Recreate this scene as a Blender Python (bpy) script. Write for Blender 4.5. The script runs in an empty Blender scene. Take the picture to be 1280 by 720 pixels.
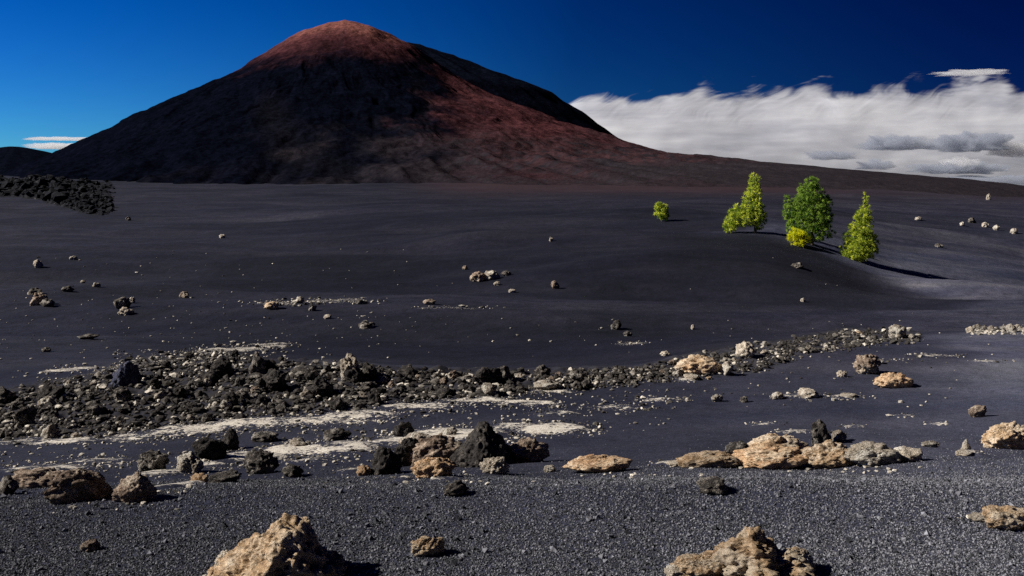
import bpy, math, random
import numpy as np

rng = np.random.default_rng(7)
random.seed(7)
S = bpy.context.scene
COL = S.collection
F = 1229.0          # focal length in photo pixels (1280 wide)
HZ = 235.0          # photo row of the horizon
EYE = 1.7
R = math.radians

# ------------------------------------------------------------------ noise
_P = np.random.default_rng(3).permutation(4096).astype(np.int64)
_GR = np.random.default_rng(4).normal(size=(4096, 3))
_GR /= np.linalg.norm(_GR, axis=1)[:, None]
_JT = np.random.default_rng(5).random((4096, 3))

def _hash(i, j, k):
    return _P[(_P[(_P[i & 4095] + j) & 4095] + k) & 4095]

def perlin(p):
    p = np.asarray(p, float)
    i = np.floor(p).astype(np.int64)
    f = p - i
    w = f * f * f * (f * (f * 6 - 15) + 10)
    out = np.zeros(len(p))
    for a in (0, 1):
        for b in (0, 1):
            for c in (0, 1):
                g = _GR[_hash(i[:, 0] + a, i[:, 1] + b, i[:, 2] + c)]
                d = (f - np.array([a, b, c]))
                v = (g * d).sum(1)
                wt = (w[:, 0] if a else 1 - w[:, 0]) * (w[:, 1] if b else 1 - w[:, 1]) * (w[:, 2] if c else 1 - w[:, 2])
                out += v * wt
    return out * 1.6

def fbm(p, octv=4, gain=.5, lac=2.03):
    p = np.asarray(p, float)
    s, a, o = 0, 1.0, 0
    for q in range(octv):
        s = s + a * perlin(p * (lac ** q) + q * 17.3)
        a *= gain
    return s

def ridged(p, octv=4, gain=.55):
    s, a, n = 0, 1.0, 0
    for q in range(octv):
        s = s + a * (1 - 2 * np.abs(perlin(p * (2.1 ** q) + q * 9.1)))
        n += a
        a *= gain
    return s / n

def worley(p):
    p = np.asarray(p, float)
    i = np.floor(p).astype(np.int64)
    f = p - i
    f1 = np.full(len(p), 9.0)
    f2 = np.full(len(p), 9.0)
    for a in (-1, 0, 1):
        for b in (-1, 0, 1):
            for c in (-1, 0, 1):
                j = _JT[_hash(i[:, 0] + a, i[:, 1] + b, i[:, 2] + c)]
                d = np.sqrt(((j + np.array([a, b, c]) - f) ** 2).sum(1))
                f2 = np.where(d < f1, f1, np.minimum(f2, d))
                f1 = np.minimum(f1, d)
    return f1, f2

def n2(x, y, s, z=0.0, octv=3):
    return fbm(np.stack([x / s, y / s, np.full_like(x, z)], 1), octv)

def sstep(a, b, x):
    t = np.clip((x - a) / (b - a), 0, 1)
    return t * t * (3 - 2 * t)

# ------------------------------------------------------------------ pchip
def pchip_slopes(x, y):
    h = np.diff(x)
    d = np.diff(y) / h
    m = np.zeros(len(x))
    for i in range(1, len(x) - 1):
        if d[i - 1] * d[i] > 0:
            w1, w2 = 2 * h[i] + h[i - 1], h[i] + 2 * h[i - 1]
            m[i] = (w1 + w2) / (w1 / d[i - 1] + w2 / d[i])
    m[0], m[-1] = d[0], d[-1]
    return m

def hermite(x, y, m, q):
    q = np.clip(q, x[0], x[-1])
    i = np.clip(np.searchsorted(x, q) - 1, 0, len(x) - 2)
    h = x[i + 1] - x[i]
    t = (q - x[i]) / h
    return (y[i] * (2 * t**3 - 3 * t**2 + 1) + h * m[i] * (t**3 - 2 * t**2 + t)
            + y[i + 1] * (-2 * t**3 + 3 * t**2) + h * m[i + 1] * (t**3 - t**2))

class Curve:
    def __init__(s, pts):
        a = np.array(pts, float)
        s.x, s.y = a[:, 0], a[:, 1]
        s.m = pchip_slopes(s.x, s.y)
    def __call__(s, q):
        return hermite(s.x, s.y, s.m, np.asarray(q, float))

# ------------------------------------------------------------------ terrain profile (row of the photo reached at each distance, for six bearings)
YS = [4, 5.5, 6.5, 8, 9.5, 11.5, 13.5, 16, 18, 20, 24, 30, 38, 48, 60, 80, 100, 130, 170, 230, 300, 400, 550, 700, 1500]
TAB = {
    0:    [757, 634, 617, 602, 589, 566, 548, 515, 493, 482, 462, 440, 415, 392, 365, 340, 318, 300, 284, 268, 253, 240, 228, 220, 226],
    320:  [757, 622, 608, 597, 583, 558, 533, 490, 458, 460, 454, 440, 420, 398, 372, 342, 318, 298, 278, 262, 250, 240, 231, 224, 228],
    640:  [757, 617, 603, 592, 580, 553, 527, 490, 463, 468, 462, 452, 428, 393, 372, 335, 305, 282, 266, 253, 245, 238, 230, 226, 240],
    960:  [757, 615, 599, 588, 570, 540, 515, 485, 462, 444, 434, 430, 413, 395, 372, 330, 294, 278, 264, 252, 245, 240, 235, 232, 250],
    1120: [757, 615, 598, 583, 562, 532, 508, 480, 458, 442, 428, 422, 410, 400, 387, 360, 334, 305, 280, 265, 253, 245, 240, 238, 320],
    1280: [757, 615, 597, 575, 555, 525, 502, 475, 455, 445, 430, 418, 405, 395, 385, 370, 354, 327, 298, 277, 262, 252, 246, 247, 400],
}
UC = np.array([(x - 640) / F for x in TAB])
ZT = []
for x, rows in TAB.items():
    ZT.append([EYE - (r - HZ) / F * Y for r, Y in zip(rows, YS)] + [-420, -1000, -2600])
ZT = np.array(ZT)
LY = np.log(np.array(YS + [5000, 15000, 60000], float))
MS = [pchip_slopes(LY, z) for z in ZT]

def ground_z(X, Y, detail=True):
    X = np.asarray(X, float).ravel()
    Y = np.asarray(Y, float).ravel()
    u = np.clip(X / np.maximum(Y, 6.0), UC[0], UC[-1])
    ly = np.log(np.maximum(Y, 4.0))
    cols = np.stack([hermite(LY, ZT[i], MS[i], ly) for i in range(len(UC))], 1)
    i = np.clip(np.searchsorted(UC, u) - 1, 0, len(UC) - 2)
    t = (u - UC[i]) / (UC[i + 1] - UC[i])
    r = np.arange(len(X))
    # Catmull-Rom across the bearings
    def sl(k):
        a, b = np.clip(k - 1, 0, len(UC) - 1), np.clip(k + 1, 0, len(UC) - 1)
        return (cols[r, b] - cols[r, a]) / (UC[b] - UC[a])
    h = UC[i + 1] - UC[i]
    z = (cols[r, i] * (2 * t**3 - 3 * t**2 + 1) + h * sl(i) * (t**3 - 2 * t**2 + t)
         + cols[r, i + 1] * (-2 * t**3 + 3 * t**2) + h * sl(i + 1) * (t**3 - t**2))
    if detail:
        z = z + .020 * n2(X, Y, 1.1, 3.0, 3) * np.clip(Y / 6, .3, 1.5)
        z = z + .055 * n2(X, Y, 1.9, 21.0, 2) * sstep(4.3, 5.6, Y) * (1 - sstep(9, 14, Y))
        z = z + .10 * n2(X, Y * 1.5, 7.0, 5.0, 2) * sstep(12, 40, Y)
        z = z + .70 * n2(X, Y * 2.0, 34.0, 8.0, 3) * sstep(30, 90, Y) 
        z = z + 1.3 * n2(X, Y * 1.6, 120.0, 2.0, 3) * sstep(140, 420, Y)
        z = z + .62 * n2(X, Y * 1.4, 21.0, 14.0, 2) * sstep(22, 48, Y) * (1 - .6 * sstep(120, 200, Y))
        # long low dune swells
        z = z + .30 * np.sin(Y / 6.3 + 1.2 * n2(X, Y, 40., 1.) + X / 31.) * sstep(30, 50, Y) * (1 - sstep(85, 150, Y))
    return z

LEV_TOP = Curve([(-60, 492), (0, 489), (60, 478), (110, 470), (155, 452), (200, 446), (280, 440), (350, 452), (430, 452), (500, 462), (560, 463), (640, 464), (720, 461), (790, 460), (850, 447), (900, 437), (960, 430), (1010, 420), (1060, 412), (1110, 412), (1150, 418)])
LEV_BOT = Curve([(-60, 549), (0, 547), (100, 546), (170, 538), (240, 528), (320, 518), (430, 510), (500, 502), (560, 497), (640, 490), (720, 484), (790, 478), (850, 473), (900, 468), (960, 458), (1010, 440), (1060, 432), (1110, 426), (1150, 422)])
_ground_base = ground_z
def bank_mask(X, Y, z):
    px = 640 + F * X / np.maximum(Y, 3)
    py = HZ + F * (EYE - z) / np.maximum(Y, 3)
    ok = (Y > 3) & (Y < 45) & (px > -60) & (px < 1150)
    return np.where(ok, sstep(-6, 5, py - LEV_TOP(px)) * sstep(-5, 5, LEV_BOT(px) - py), 0)

def ground_z(X, Y, mask=False):
    X = np.asarray(X, float).ravel()
    Y = np.asarray(Y, float).ravel()
    z = _ground_base(X, Y)
    m = bank_mask(X, Y, z)
    q = np.where(m > 0)[0]
    if len(q):
        p = np.stack([X[q] * 2.2, Y[q] * 1.6, X[q] * 0], 1)
        f1, f2 = worley(p)
        z[q] += m[q] * (.09 * ridged(p * .5, 3) + .13 * (f2 - f1) - .02)
    return (z, m) if mask else z

# visible-surface lookup: photo pixel -> point on the ground
_CX = np.linspace(-60, 1340, 351)
_YY = np.exp(np.linspace(math.log(3.6), math.log(800), 1700))
_gx = (_CX[:, None] - 640) / F * _YY[None, :]
_gy = np.broadcast_to(_YY[None, :], _gx.shape)
_gz = ground_z(_gx, _gy).reshape(_gx.shape)
_PR = HZ + F * (EYE - _gz) / _gy
_PRm = np.minimum.accumulate(_PR, axis=1)

def hit(px, py):
    """photo pixel -> (X, Y, Z) on the ground"""
    c = int(np.clip(round((px - _CX[0]) / (_CX[1] - _CX[0])), 0, len(_CX) - 1))
    k = np.searchsorted(-_PRm[c], -py)
    k = min(k, len(_YY) - 1)
    Y = _YY[k]
    X = (px - 640) / F * Y
    return X, Y, float(ground_z([X], [Y])[0])

def hitq(px, py):
    c = int(np.clip(round((px - _CX[0]) / (_CX[1] - _CX[0])), 0, len(_CX) - 1))
    k = min(np.searchsorted(-_PRm[c], -py), len(_YY) - 1)
    Y = _YY[k]
    return (px - 640) / F * Y, Y, _gz[c, k]

# ------------------------------------------------------------------ object helpers
def tag(o, label=None, cat=None, group=None, kind=None):
    if label: o['label'] = label
    if cat: o['category'] = cat
    if group: o['group'] = group
    if kind: o['kind'] = kind
    return o

def mesh_np(name, verts, faces, mat, smooth=True):
    """faces: (n,3) or (n,4) int array"""
    verts = np.asarray(verts, np.float32)
    faces = np.asarray(faces, np.int32)
    me = bpy.data.meshes.new(name)
    nv, nf, k = len(verts), len(faces), faces.shape[1]
    me.vertices.add(nv)
    me.vertices.foreach_set('co', verts.ravel())
    me.loops.add(nf * k)
    me.loops.foreach_set('vertex_index', faces.ravel())
    me.polygons.add(nf)
    me.polygons.foreach_set('loop_start', np.arange(0, nf * k, k, dtype=np.int32))
    me.polygons.foreach_set('use_smooth', np.full(nf, smooth))
    me.update(calc_edges=True)
    me.validate()
    if mat: me.materials.append(mat)
    return me

def attr(me, name, vals):
    a = me.attributes.new(name, 'FLOAT', 'POINT')
    a.data.foreach_set('value', np.asarray(vals, np.float32))

def link(name, me, parent=None):
    o = bpy.data.objects.new(name, me)
    COL.objects.link(o)
    if parent: o.parent = parent
    return o

def grid_faces(nr, nc):
    a = np.arange(nr * nc).reshape(nr, nc)
    return np.stack([a[:-1, :-1], a[:-1, 1:], a[1:, 1:], a[1:, :-1]], -1).reshape(-1, 4)

# icospheres
def ico(n):
    import bmesh
    bm = bmesh.new()
    bmesh.ops.create_icosphere(bm, subdivisions=n, radius=1)
    v = np.array([x.co[:] for x in bm.verts])
    f = np.array([[q.index for q in x.verts] for x in bm.faces])
    bm.free()
    return v, f
_ICO = {}
def icos(n):
    if n not in _ICO: _ICO[n] = ico(n)
    return _ICO[n]

# ------------------------------------------------------------------ materials
class NT:
    def __init__(s, name):
        s.m = bpy.data.materials.new(name)
        s.m.use_nodes = True
        s.t = s.m.node_tree
        s.t.nodes.clear()
        s.out = s.n('ShaderNodeOutputMaterial')
    def n(s, typ, **kw):
        nd = s.t.nodes.new(typ)
        for k, v in kw.items():
            if k.startswith('i_'):
                key = k[2:]
                key = int(key) if key.isdigit() else key.replace('_', ' ')
                sock = nd.inputs[key]
                if isinstance(v, bpy.types.NodeSocket): s.t.links.new(v, sock)
                else: sock.default_value = v
            else: setattr(nd, k, v)
        return nd
    def l(s, a, b): s.t.links.new(a, b)
    def noise(s, vec, scale, detail=4, rough=.55, dist=0.):
        nd = s.n('ShaderNodeTexNoise')
        if vec is not None: s.l(vec, nd.inputs['Vector'])
        nd.inputs['Scale'].default_value = scale
        nd.inputs['Detail'].default_value = detail
        nd.inputs['Roughness'].default_value = rough
        nd.inputs['Distortion'].default_value = dist
        return nd.outputs['Fac']
    def ramp(s, fac, stops):
        nd = s.n('ShaderNodeValToRGB')
        e = nd.color_ramp.elements
        while len(e) < len(stops): e.new(.5)
        for q, (p, c) in zip(e, stops):
            q.position = p
            q.color = (*c, 1) if len(c) == 3 else c
        s.l(fac, nd.inputs[0])
        return nd.outputs[0]
    def math(s, op, a, b=None, clamp=False):
        nd = s.n('ShaderNodeMath', operation=op, use_clamp=clamp)
        for q, v in ((0, a), (1, b)):
            if v is None: continue
            if isinstance(v, bpy.types.NodeSocket): s.l(v, nd.inputs[q])
            else: nd.inputs[q].default_value = v
        return nd.outputs[0]
    def mix(s, fac, a, b, mode='MIX'):
        nd = s.n('ShaderNodeMix', data_type='RGBA', blend_type=mode)
        for q, v in ((0, fac), (6, a), (7, b)):
            if isinstance(v, bpy.types.NodeSocket): s.l(v, nd.inputs[q])
            elif q == 0: nd.inputs[0].default_value = v
            else: nd.inputs[q].default_value = (*v, 1)
        return nd.outputs[2]
    def range(s, v, a, b, c=0., d=1., smooth=False):
        nd = s.n('ShaderNodeMapRange', clamp=True)
        if smooth: nd.interpolation_type = 'SMOOTHSTEP'
        s.l(v, nd.inputs[0])
        for q, x in zip((1, 2, 3, 4), (a, b, c, d)): nd.inputs[q].default_value = x
        return nd.outputs[0]
    def attr(s, name):
        return s.n('ShaderNodeAttribute', attribute_name=name).outputs['Fac']
    def bump(s, h, strength, dist, normal=None):
        nd = s.n('ShaderNodeBump')
        nd.inputs['Strength'].default_value = strength
        nd.inputs['Distance'].default_value = dist
        s.l(h, nd.inputs['Height'])
        if normal is not None: s.l(normal, nd.inputs['Normal'])
        return nd.outputs[0]
    def diffuse(s, col, normal=None, rough=.95, spec=.12):
        p = s.n('ShaderNodeBsdfPrincipled')
        if isinstance(col, bpy.types.NodeSocket): s.l(col, p.inputs['Base Color'])
        else: p.inputs['Base Color'].default_value = (*col, 1)
        p.inputs['Roughness'].default_value = rough
        p.inputs['Specular IOR Level'].default_value = spec
        if normal is not None: s.l(normal, p.inputs['Normal'])
        s.l(p.outputs[0], s.out.inputs[0])
        return p

ASH_A, ASH_B = (.032, .033, .044), (.056, .055, .067)

def mat_ground():
    t = NT('ash_ground')
    P = t.n('ShaderNodeNewGeometry').outputs['Position']
    grain = t.noise(P, 55, 3, .75)
    fine = t.noise(P, 8, 6, .7)
    mid = t.noise(P, .35, 5, .6)
    mp = t.n('ShaderNodeMapping', i_Scale=(.012, .035, .02)); t.l(P, mp.inputs[0])
    big = t.noise(mp.outputs[0], 1.0, 5, .6)
    col = t.mix(t.range(mid, .3, .7), ASH_A, ASH_B)
    col = t.mix(t.range(big, .40, .66), t.mix(1.0, col, (.55, .57, .68), 'MULTIPLY'), t.mix(1.0, col, (1.25, 1.18, 1.15), 'MULTIPLY'))
    mp3 = t.n('ShaderNodeMapping', i_Scale=(.05, .16, .05)); t.l(P, mp3.inputs[0])
    dk = t.noise(mp3.outputs[0], 1.0, 5, .65, .5)
    col = t.mix(t.range(dk, .40, .58), t.mix(1.0, col, (.58, .61, .78), 'MULTIPLY'), col)  # both band tints imitate slope shading of the dunes in the ash colour
    sh = t.attr('shade')  # ash colour factor that also holds painted light and shade
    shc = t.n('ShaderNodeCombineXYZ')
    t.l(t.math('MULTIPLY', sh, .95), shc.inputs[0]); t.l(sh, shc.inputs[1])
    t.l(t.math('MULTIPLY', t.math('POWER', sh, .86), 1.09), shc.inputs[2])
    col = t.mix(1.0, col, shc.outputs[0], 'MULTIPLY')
    # grain: dark and light lapilli
    g = t.ramp(grain, [(.30, (.30, .30, .32)), (.5, (1, 1, 1)), (.68, (1.75, 1.72, 1.7))])
    col = t.mix(1.0, col, g, 'MULTIPLY')
    f2 = t.ramp(fine, [(.3, (.72, .72, .75)), (.7, (1.3, 1.28, 1.25))])
    col = t.mix(1.0, col, f2, 'MULTIPLY')
    # reddish tint towards the cone
    col = t.mix(t.math('MULTIPLY', t.attr('red'), .8), col, (.040, .022, .025))
    # pale dried crust
    pn = t.noise(P, 5.5, 7, .72)
    pale = t.attr('pale')
    pn2 = t.noise(P, 1.6, 5, .65)
    thr = t.math('ADD', pale, t.math('MULTIPLY', t.math('SUBTRACT', pn, .5), 3.4))
    thr = t.math('ADD', thr, t.math('MULTIPLY', t.math('SUBTRACT', pn2, .5), 2.6))
    pn3 = t.noise(P, 22, 4, .7)
    thr = t.math('ADD', thr, t.math('MULTIPLY', t.math('SUBTRACT', pn3, .5), 2.6))
    k = t.math('MULTIPLY', t.range(thr, .70, .88), t.range(pale, .04, .2))
    pc = t.ramp(t.noise(P, 14, 5, .7), [(.3, (.34, .29, .24)), (.5, (.58, .53, .45)), (.7, (.72, .68, .60))])
    col = t.mix(k, col, pc)
    # brownish rocky dust under the rubble
    br = t.attr('rub')
    col = t.mix(t.math('MULTIPLY', br, t.range(fine, .35, .6)), col, (.030, .027, .027))
    rip = t.noise(P, 1.1, 7, .68, .3)
    fade = t.range(t.n('ShaderNodeSeparateXYZ', i_0=P).outputs[1], 14, 40)
    col = t.mix(t.math('MULTIPLY', fade, .8), col, t.mix(1.0, col, t.ramp(rip, [(.34, (.70, .71, .74)), (.5, (1, 1, 1)), (.66, (1.32, 1.28, 1.25))]), 'MULTIPLY'))
    nb = t.bump(t.math('MULTIPLY', rip, fade), .5, .30)
    nb = t.bump(grain, .55, .012, nb)
    nb = t.bump(fine, .5, .03, nb)
    t.diffuse(col, nb)
    return t.m

def mat_rock(name, stops, scale=4.5, lichen=0.0, lich_col=(.55, .52, .45)):
    t = NT(name)
    tc = t.n('ShaderNodeTexCoord')
    rnd = t.n('ShaderNodeObjectInfo').outputs['Random']
    off = t.n('ShaderNodeVectorMath', operation='ADD')
    t.l(tc.outputs['Object'], off.inputs[0])
    cmb = t.n('ShaderNodeCombineXYZ')
    t.l(t.math('MULTIPLY', rnd, 37.), cmb.inputs[0]); t.l(t.math('MULTIPLY', rnd, 11.), cmb.inputs[1])
    t.l(cmb.outputs[0], off.inputs[1])
    v = off.outputs[0]
    a = t.noise(v, scale, 8, .68, .4)
    b = t.noise(v, scale * 5, 5, .7)
    c = t.noise(v, scale * .45, 3, .5)
    col = t.ramp(a, stops)
    col = t.mix(1.0, col, t.ramp(b, [(.3, (.55, .55, .56)), (.52, (1, 1, 1)), (.72, (1.45, 1.42, 1.38))]), 'MULTIPLY')
    if lichen > 0:
        k = t.range(t.math('ADD', c, t.math('MULTIPLY', t.math('SUBTRACT', b, .5), .6)), .62 - lichen, .70 - lichen * .8)
        col = t.mix(t.math('MULTIPLY', k, .85), col, lich_col)
    val = t.n('ShaderNodeHueSaturation')
    t.l(t.range(rnd, 0, 1, .75, 1.25), val.inputs['Value'])
    t.l(col, val.inputs['Color'])
    pit = t.n('ShaderNodeTexVoronoi', feature='F1'); t.l(v, pit.inputs['Vector']); pit.inputs['Scale'].default_value = scale * 4
    nb = t.bump(a, .6, .10)
    nb = t.bump(b, .7, .03, nb)
    nb = t.bump(pit.outputs['Distance'], .5, .03, nb)
    t.diffuse(val.outputs[0], nb)
    return t.m

M = {}
M['ground'] = mat_ground()
M['dark'] = mat_rock('dark_lava', [(.32, (.022, .020, .020)), (.52, (.065, .057, .051)), (.68, (.27, .235, .20))], 4.5, .10, (.34, .31, .27))
M['grey'] = mat_rock('grey_lava', [(.28, (.085, .072, .06)), (.46, (.27, .225, .18)), (.66, (.52, .455, .375))], 4.5, .14, (.60, .56, .48))
M['pale'] = mat_rock('pale_rock', [(.28, (.20, .16, .125)), (.5, (.48, .41, .325)), (.72, (.68, .61, .51))], 4.0, .05, (.70, .66, .58))
M['tan'] = mat_rock('tan_clinker', [(.28, (.18, .11, .07)), (.44, (.46, .31, .18)), (.56, (.58, .44, .30)), (.70, (.68, .59, .47))], 4.2, .08, (.62, .52, .40))
M['ochre'] = mat_rock('ochre_clinker', [(.28, (.22, .13, .08)), (.44, (.48, .30, .17)), (.56, (.58, .41, .26)), (.70, (.66, .54, .40))], 4.2, .03, (.64, .52, .38))
M['brown'] = mat_rock('brown_lava', [(.28, (.05, .038, .032)), (.48, (.20, .145, .11)), (.68, (.50, .40, .31))], 3.4, .10, (.5, .42, .33))
M['black'] = mat_rock('black_lava', [(.30, (.016, .015, .016)), (.5, (.04, .036, .034)), (.72, (.16, .14, .12))], 4.5, .0)
M['blue'] = mat_rock('bluish_lava', [(.28, (.022, .024, .040)), (.5, (.05, .055, .09)), (.72, (.16, .15, .16))], 4.5, .0)

def mat_scatter(name, lo, hi):
    t = NT(name)
    P = t.n('ShaderNodeNewGeometry').outputs['Position']
    tone = t.attr('tone')
    col = t.mix(tone, lo, hi)
    b = t.noise(P, 30, 4, .7)
    col = t.mix(1.0, col, t.ramp(b, [(.3, (.5, .5, .5)), (.7, (1.5, 1.48, 1.45))]), 'MULTIPLY')
    t.diffuse(col, t.bump(b, .5, .02))
    return t.m
M['rubble'] = mat_scatter('rubble_stone', (.030, .027, .026), (.62, .57, .49))
M['gravel'] = mat_scatter('lapilli_gravel', (.030, .031, .037), (.225, .23, .26))

def mat_cone(name, dark, red, ash):
    t = NT(name)
    P = t.n('ShaderNodeNewGeometry').outputs['Position']
    n1 = t.noise(P, .22, 6, .85)
    n2_ = t.noise(P, .05, 6, .65)
    d = t.mix(t.range(n2_, .35, .68), dark, tuple(c * 1.7 for c in dark))
    r = t.mix(t.range(n2_, .3, .7), tuple(c * .72 for c in red), tuple(c * 1.25 for c in red))
    col = t.mix(t.attr('red'), d, r)
    col = t.mix(t.attr('ash'), col, ash)
    # grey gully streaks and pale summit crust kept in vertex data
    col = t.mix(t.attr('streak'), col, (.012, .011, .015))
    col = t.mix(t.attr('top'), col, (.22, .088, .072))
    col = t.mix(t.range(t.attr('ash'), 0, 1, 1, .45), col, t.mix(1.0, col, t.ramp(n1, [(.33, (.30, .30, .32)), (.5, (1, 1, 1)), (.64, (1.8, 1.75, 1.7))]), 'MULTIPLY'))
    nb = t.bump(n1, .4, 1.2)
    nb = t.bump(n2_, .4, 6.0, nb)
    t.diffuse(col, nb, 1.0, 0.0)
    return t.m
M['cone'] = mat_cone('volcano_lapilli', (.0016, .0021, .0050), (.068, .0245, .0275), (.0245, .0205, .025))
M['back'] = mat_cone('dark_lapilli', (.0025, .0032, .0070), (.03, .02, .02), (.03, .03, .04))

def mat_foliage(name, lo, hi):
    t = NT(name)
    k = t.attr('tone')
    col = t.mix(k, lo, hi)
    d = t.n('ShaderNodeBsdfDiffuse'); t.l(col, d.inputs[0])
    tr = t.n('ShaderNodeBsdfTranslucent'); t.l(col, tr.inputs[0])
    mx = t.n('ShaderNodeMixShader'); mx.inputs[0].default_value = .45
    t.l(d.outputs[0], mx.inputs[1]); t.l(tr.outputs[0], mx.inputs[2])
    t.l(mx.outputs[0], t.out.inputs[0])
    return t.m
M['needle'] = mat_foliage('pine_needles', (.18, .29, .028), (.92, .95, .15))
M['needle_dark'] = mat_foliage('pine_needles_deep', (.07, .17, .026), (.55, .72, .13))
M['yellow'] = mat_foliage('yellow_leaves', (.62, .66, .03), (.95, .90, .05))
def mat_bark():
    t = NT('pine_bark')
    tc = t.n('ShaderNodeTexCoord')
    b = t.noise(tc.outputs['Object'], 9, 5, .7)
    t.diffuse(t.ramp(b, [(.3, (.05, .035, .028)), (.7, (.20, .15, .12))]), t.bump(b, .6, .03))
    return t.m
M['bark'] = mat_bark()

# ------------------------------------------------------------------ ground sheet
ASH = [  # photo column, row, ash tone, with part of the light and shade painted in
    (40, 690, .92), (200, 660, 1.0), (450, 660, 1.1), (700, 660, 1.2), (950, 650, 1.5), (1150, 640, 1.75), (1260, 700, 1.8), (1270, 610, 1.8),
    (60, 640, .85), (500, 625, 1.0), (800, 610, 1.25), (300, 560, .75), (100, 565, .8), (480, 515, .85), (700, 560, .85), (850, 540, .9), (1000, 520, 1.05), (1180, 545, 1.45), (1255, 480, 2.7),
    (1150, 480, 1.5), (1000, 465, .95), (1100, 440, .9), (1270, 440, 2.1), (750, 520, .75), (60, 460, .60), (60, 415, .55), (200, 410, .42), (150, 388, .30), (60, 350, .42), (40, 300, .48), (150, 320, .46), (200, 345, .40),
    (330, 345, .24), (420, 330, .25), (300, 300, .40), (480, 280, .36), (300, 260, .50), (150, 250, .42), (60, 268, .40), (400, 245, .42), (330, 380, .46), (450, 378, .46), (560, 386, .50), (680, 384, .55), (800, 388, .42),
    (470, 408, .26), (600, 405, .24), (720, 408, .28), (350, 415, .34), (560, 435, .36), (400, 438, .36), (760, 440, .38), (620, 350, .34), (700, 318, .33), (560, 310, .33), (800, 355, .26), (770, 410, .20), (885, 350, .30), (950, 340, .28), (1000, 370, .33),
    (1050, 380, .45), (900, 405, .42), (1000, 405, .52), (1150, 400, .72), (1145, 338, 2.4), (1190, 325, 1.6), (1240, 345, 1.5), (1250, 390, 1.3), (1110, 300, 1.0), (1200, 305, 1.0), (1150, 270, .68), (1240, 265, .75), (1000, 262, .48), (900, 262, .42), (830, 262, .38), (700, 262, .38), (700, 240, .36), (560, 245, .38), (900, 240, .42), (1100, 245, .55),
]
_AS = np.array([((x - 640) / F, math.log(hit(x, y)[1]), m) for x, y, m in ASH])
def ash_shade(X, Y):  # ash tone factor, partly painted light and shade
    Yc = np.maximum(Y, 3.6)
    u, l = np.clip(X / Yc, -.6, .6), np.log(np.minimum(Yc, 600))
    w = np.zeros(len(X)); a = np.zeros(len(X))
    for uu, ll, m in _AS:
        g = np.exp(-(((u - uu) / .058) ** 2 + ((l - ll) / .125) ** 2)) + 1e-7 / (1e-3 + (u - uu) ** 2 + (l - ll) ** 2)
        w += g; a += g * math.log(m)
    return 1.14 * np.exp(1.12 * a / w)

def px_ellipse(px, py, w, h):
    """ground ellipse from a photo ellipse"""
    x, y, _ = hit(px, py)
    _, y0, _ = hit(px, py + h / 2)
    _, y1, _ = hit(px, py - h / 2)
    return x, (y0 + y1) / 2, w / 2 / F * y, max((y1 - y0) / 2, .06)

PALE = [  # photo ellipses of pale dried crust: x, y, w, h, strength
    (30, 552, 110, 8, .7), (110, 550, 130, 8, .8), (170, 545, 90, 12, .9), (230, 538, 120, 14, 1.0), (310, 530, 140, 15, 1.0),
    (390, 527, 130, 12, .95), (450, 520, 110, 12, .95), (520, 510, 120, 10, .9), (600, 500, 110, 9, .7), (660, 505, 80, 9, .85),
    (690, 490, 60, 8, .75), (700, 517, 70, 6, .7), (770, 510, 70, 8, .65), (830, 500, 60, 6, .4),
    (690, 537, 100, 15, 1.3), (640, 535, 60, 12, .95), (575, 545, 130, 18, 1.1), (510, 552, 100, 16, 1.0), (430, 560, 100, 16, 1.0), (370, 563, 80, 14, 1.05),
    (310, 573, 90, 14, 1.1), (260, 582, 60, 10, .7), (215, 590, 60, 10, .8), (215, 610, 45, 10, .9), (60, 585, 120, 10, .6), (130, 577, 80, 10, .5),
    (390, 575, 60, 6, .6), (440, 590, 40, 5, .7), (505, 600, 24, 5, .8), (560, 598, 40, 6, .5), (290, 437, 70, 10, 1.1), (340, 432, 60, 6, .7), (95, 462, 50, 8, .9),
    (240, 448, 90, 14, .55), (1000, 495, 60, 8, .5), (1060, 497, 40, 5, .8), (860, 475, 26, 5, 1.0), (1170, 445, 60, 4, .6), (1120, 452, 50, 4, .4), (1240, 452, 40, 3, .5),
    (1213, 567, 26, 5, 1.0), (1235, 648, 50, 5, .7), (1175, 530, 30, 4, .5), (1130, 520, 30, 4, .4), (1000, 540, 60, 4, .5), (960, 530, 40, 3, .4),
    (835, 580, 36, 5, .8), (1065, 533, 30, 4, .5), (790, 430, 40, 4, .5), (395, 377, 120, 5, .45), (350, 380, 60, 5, .4), (560, 385, 90, 3, .25),
]
PALE_E = [px_ellipse(*p[:4]) + (p[4],) for p in PALE]

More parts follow.
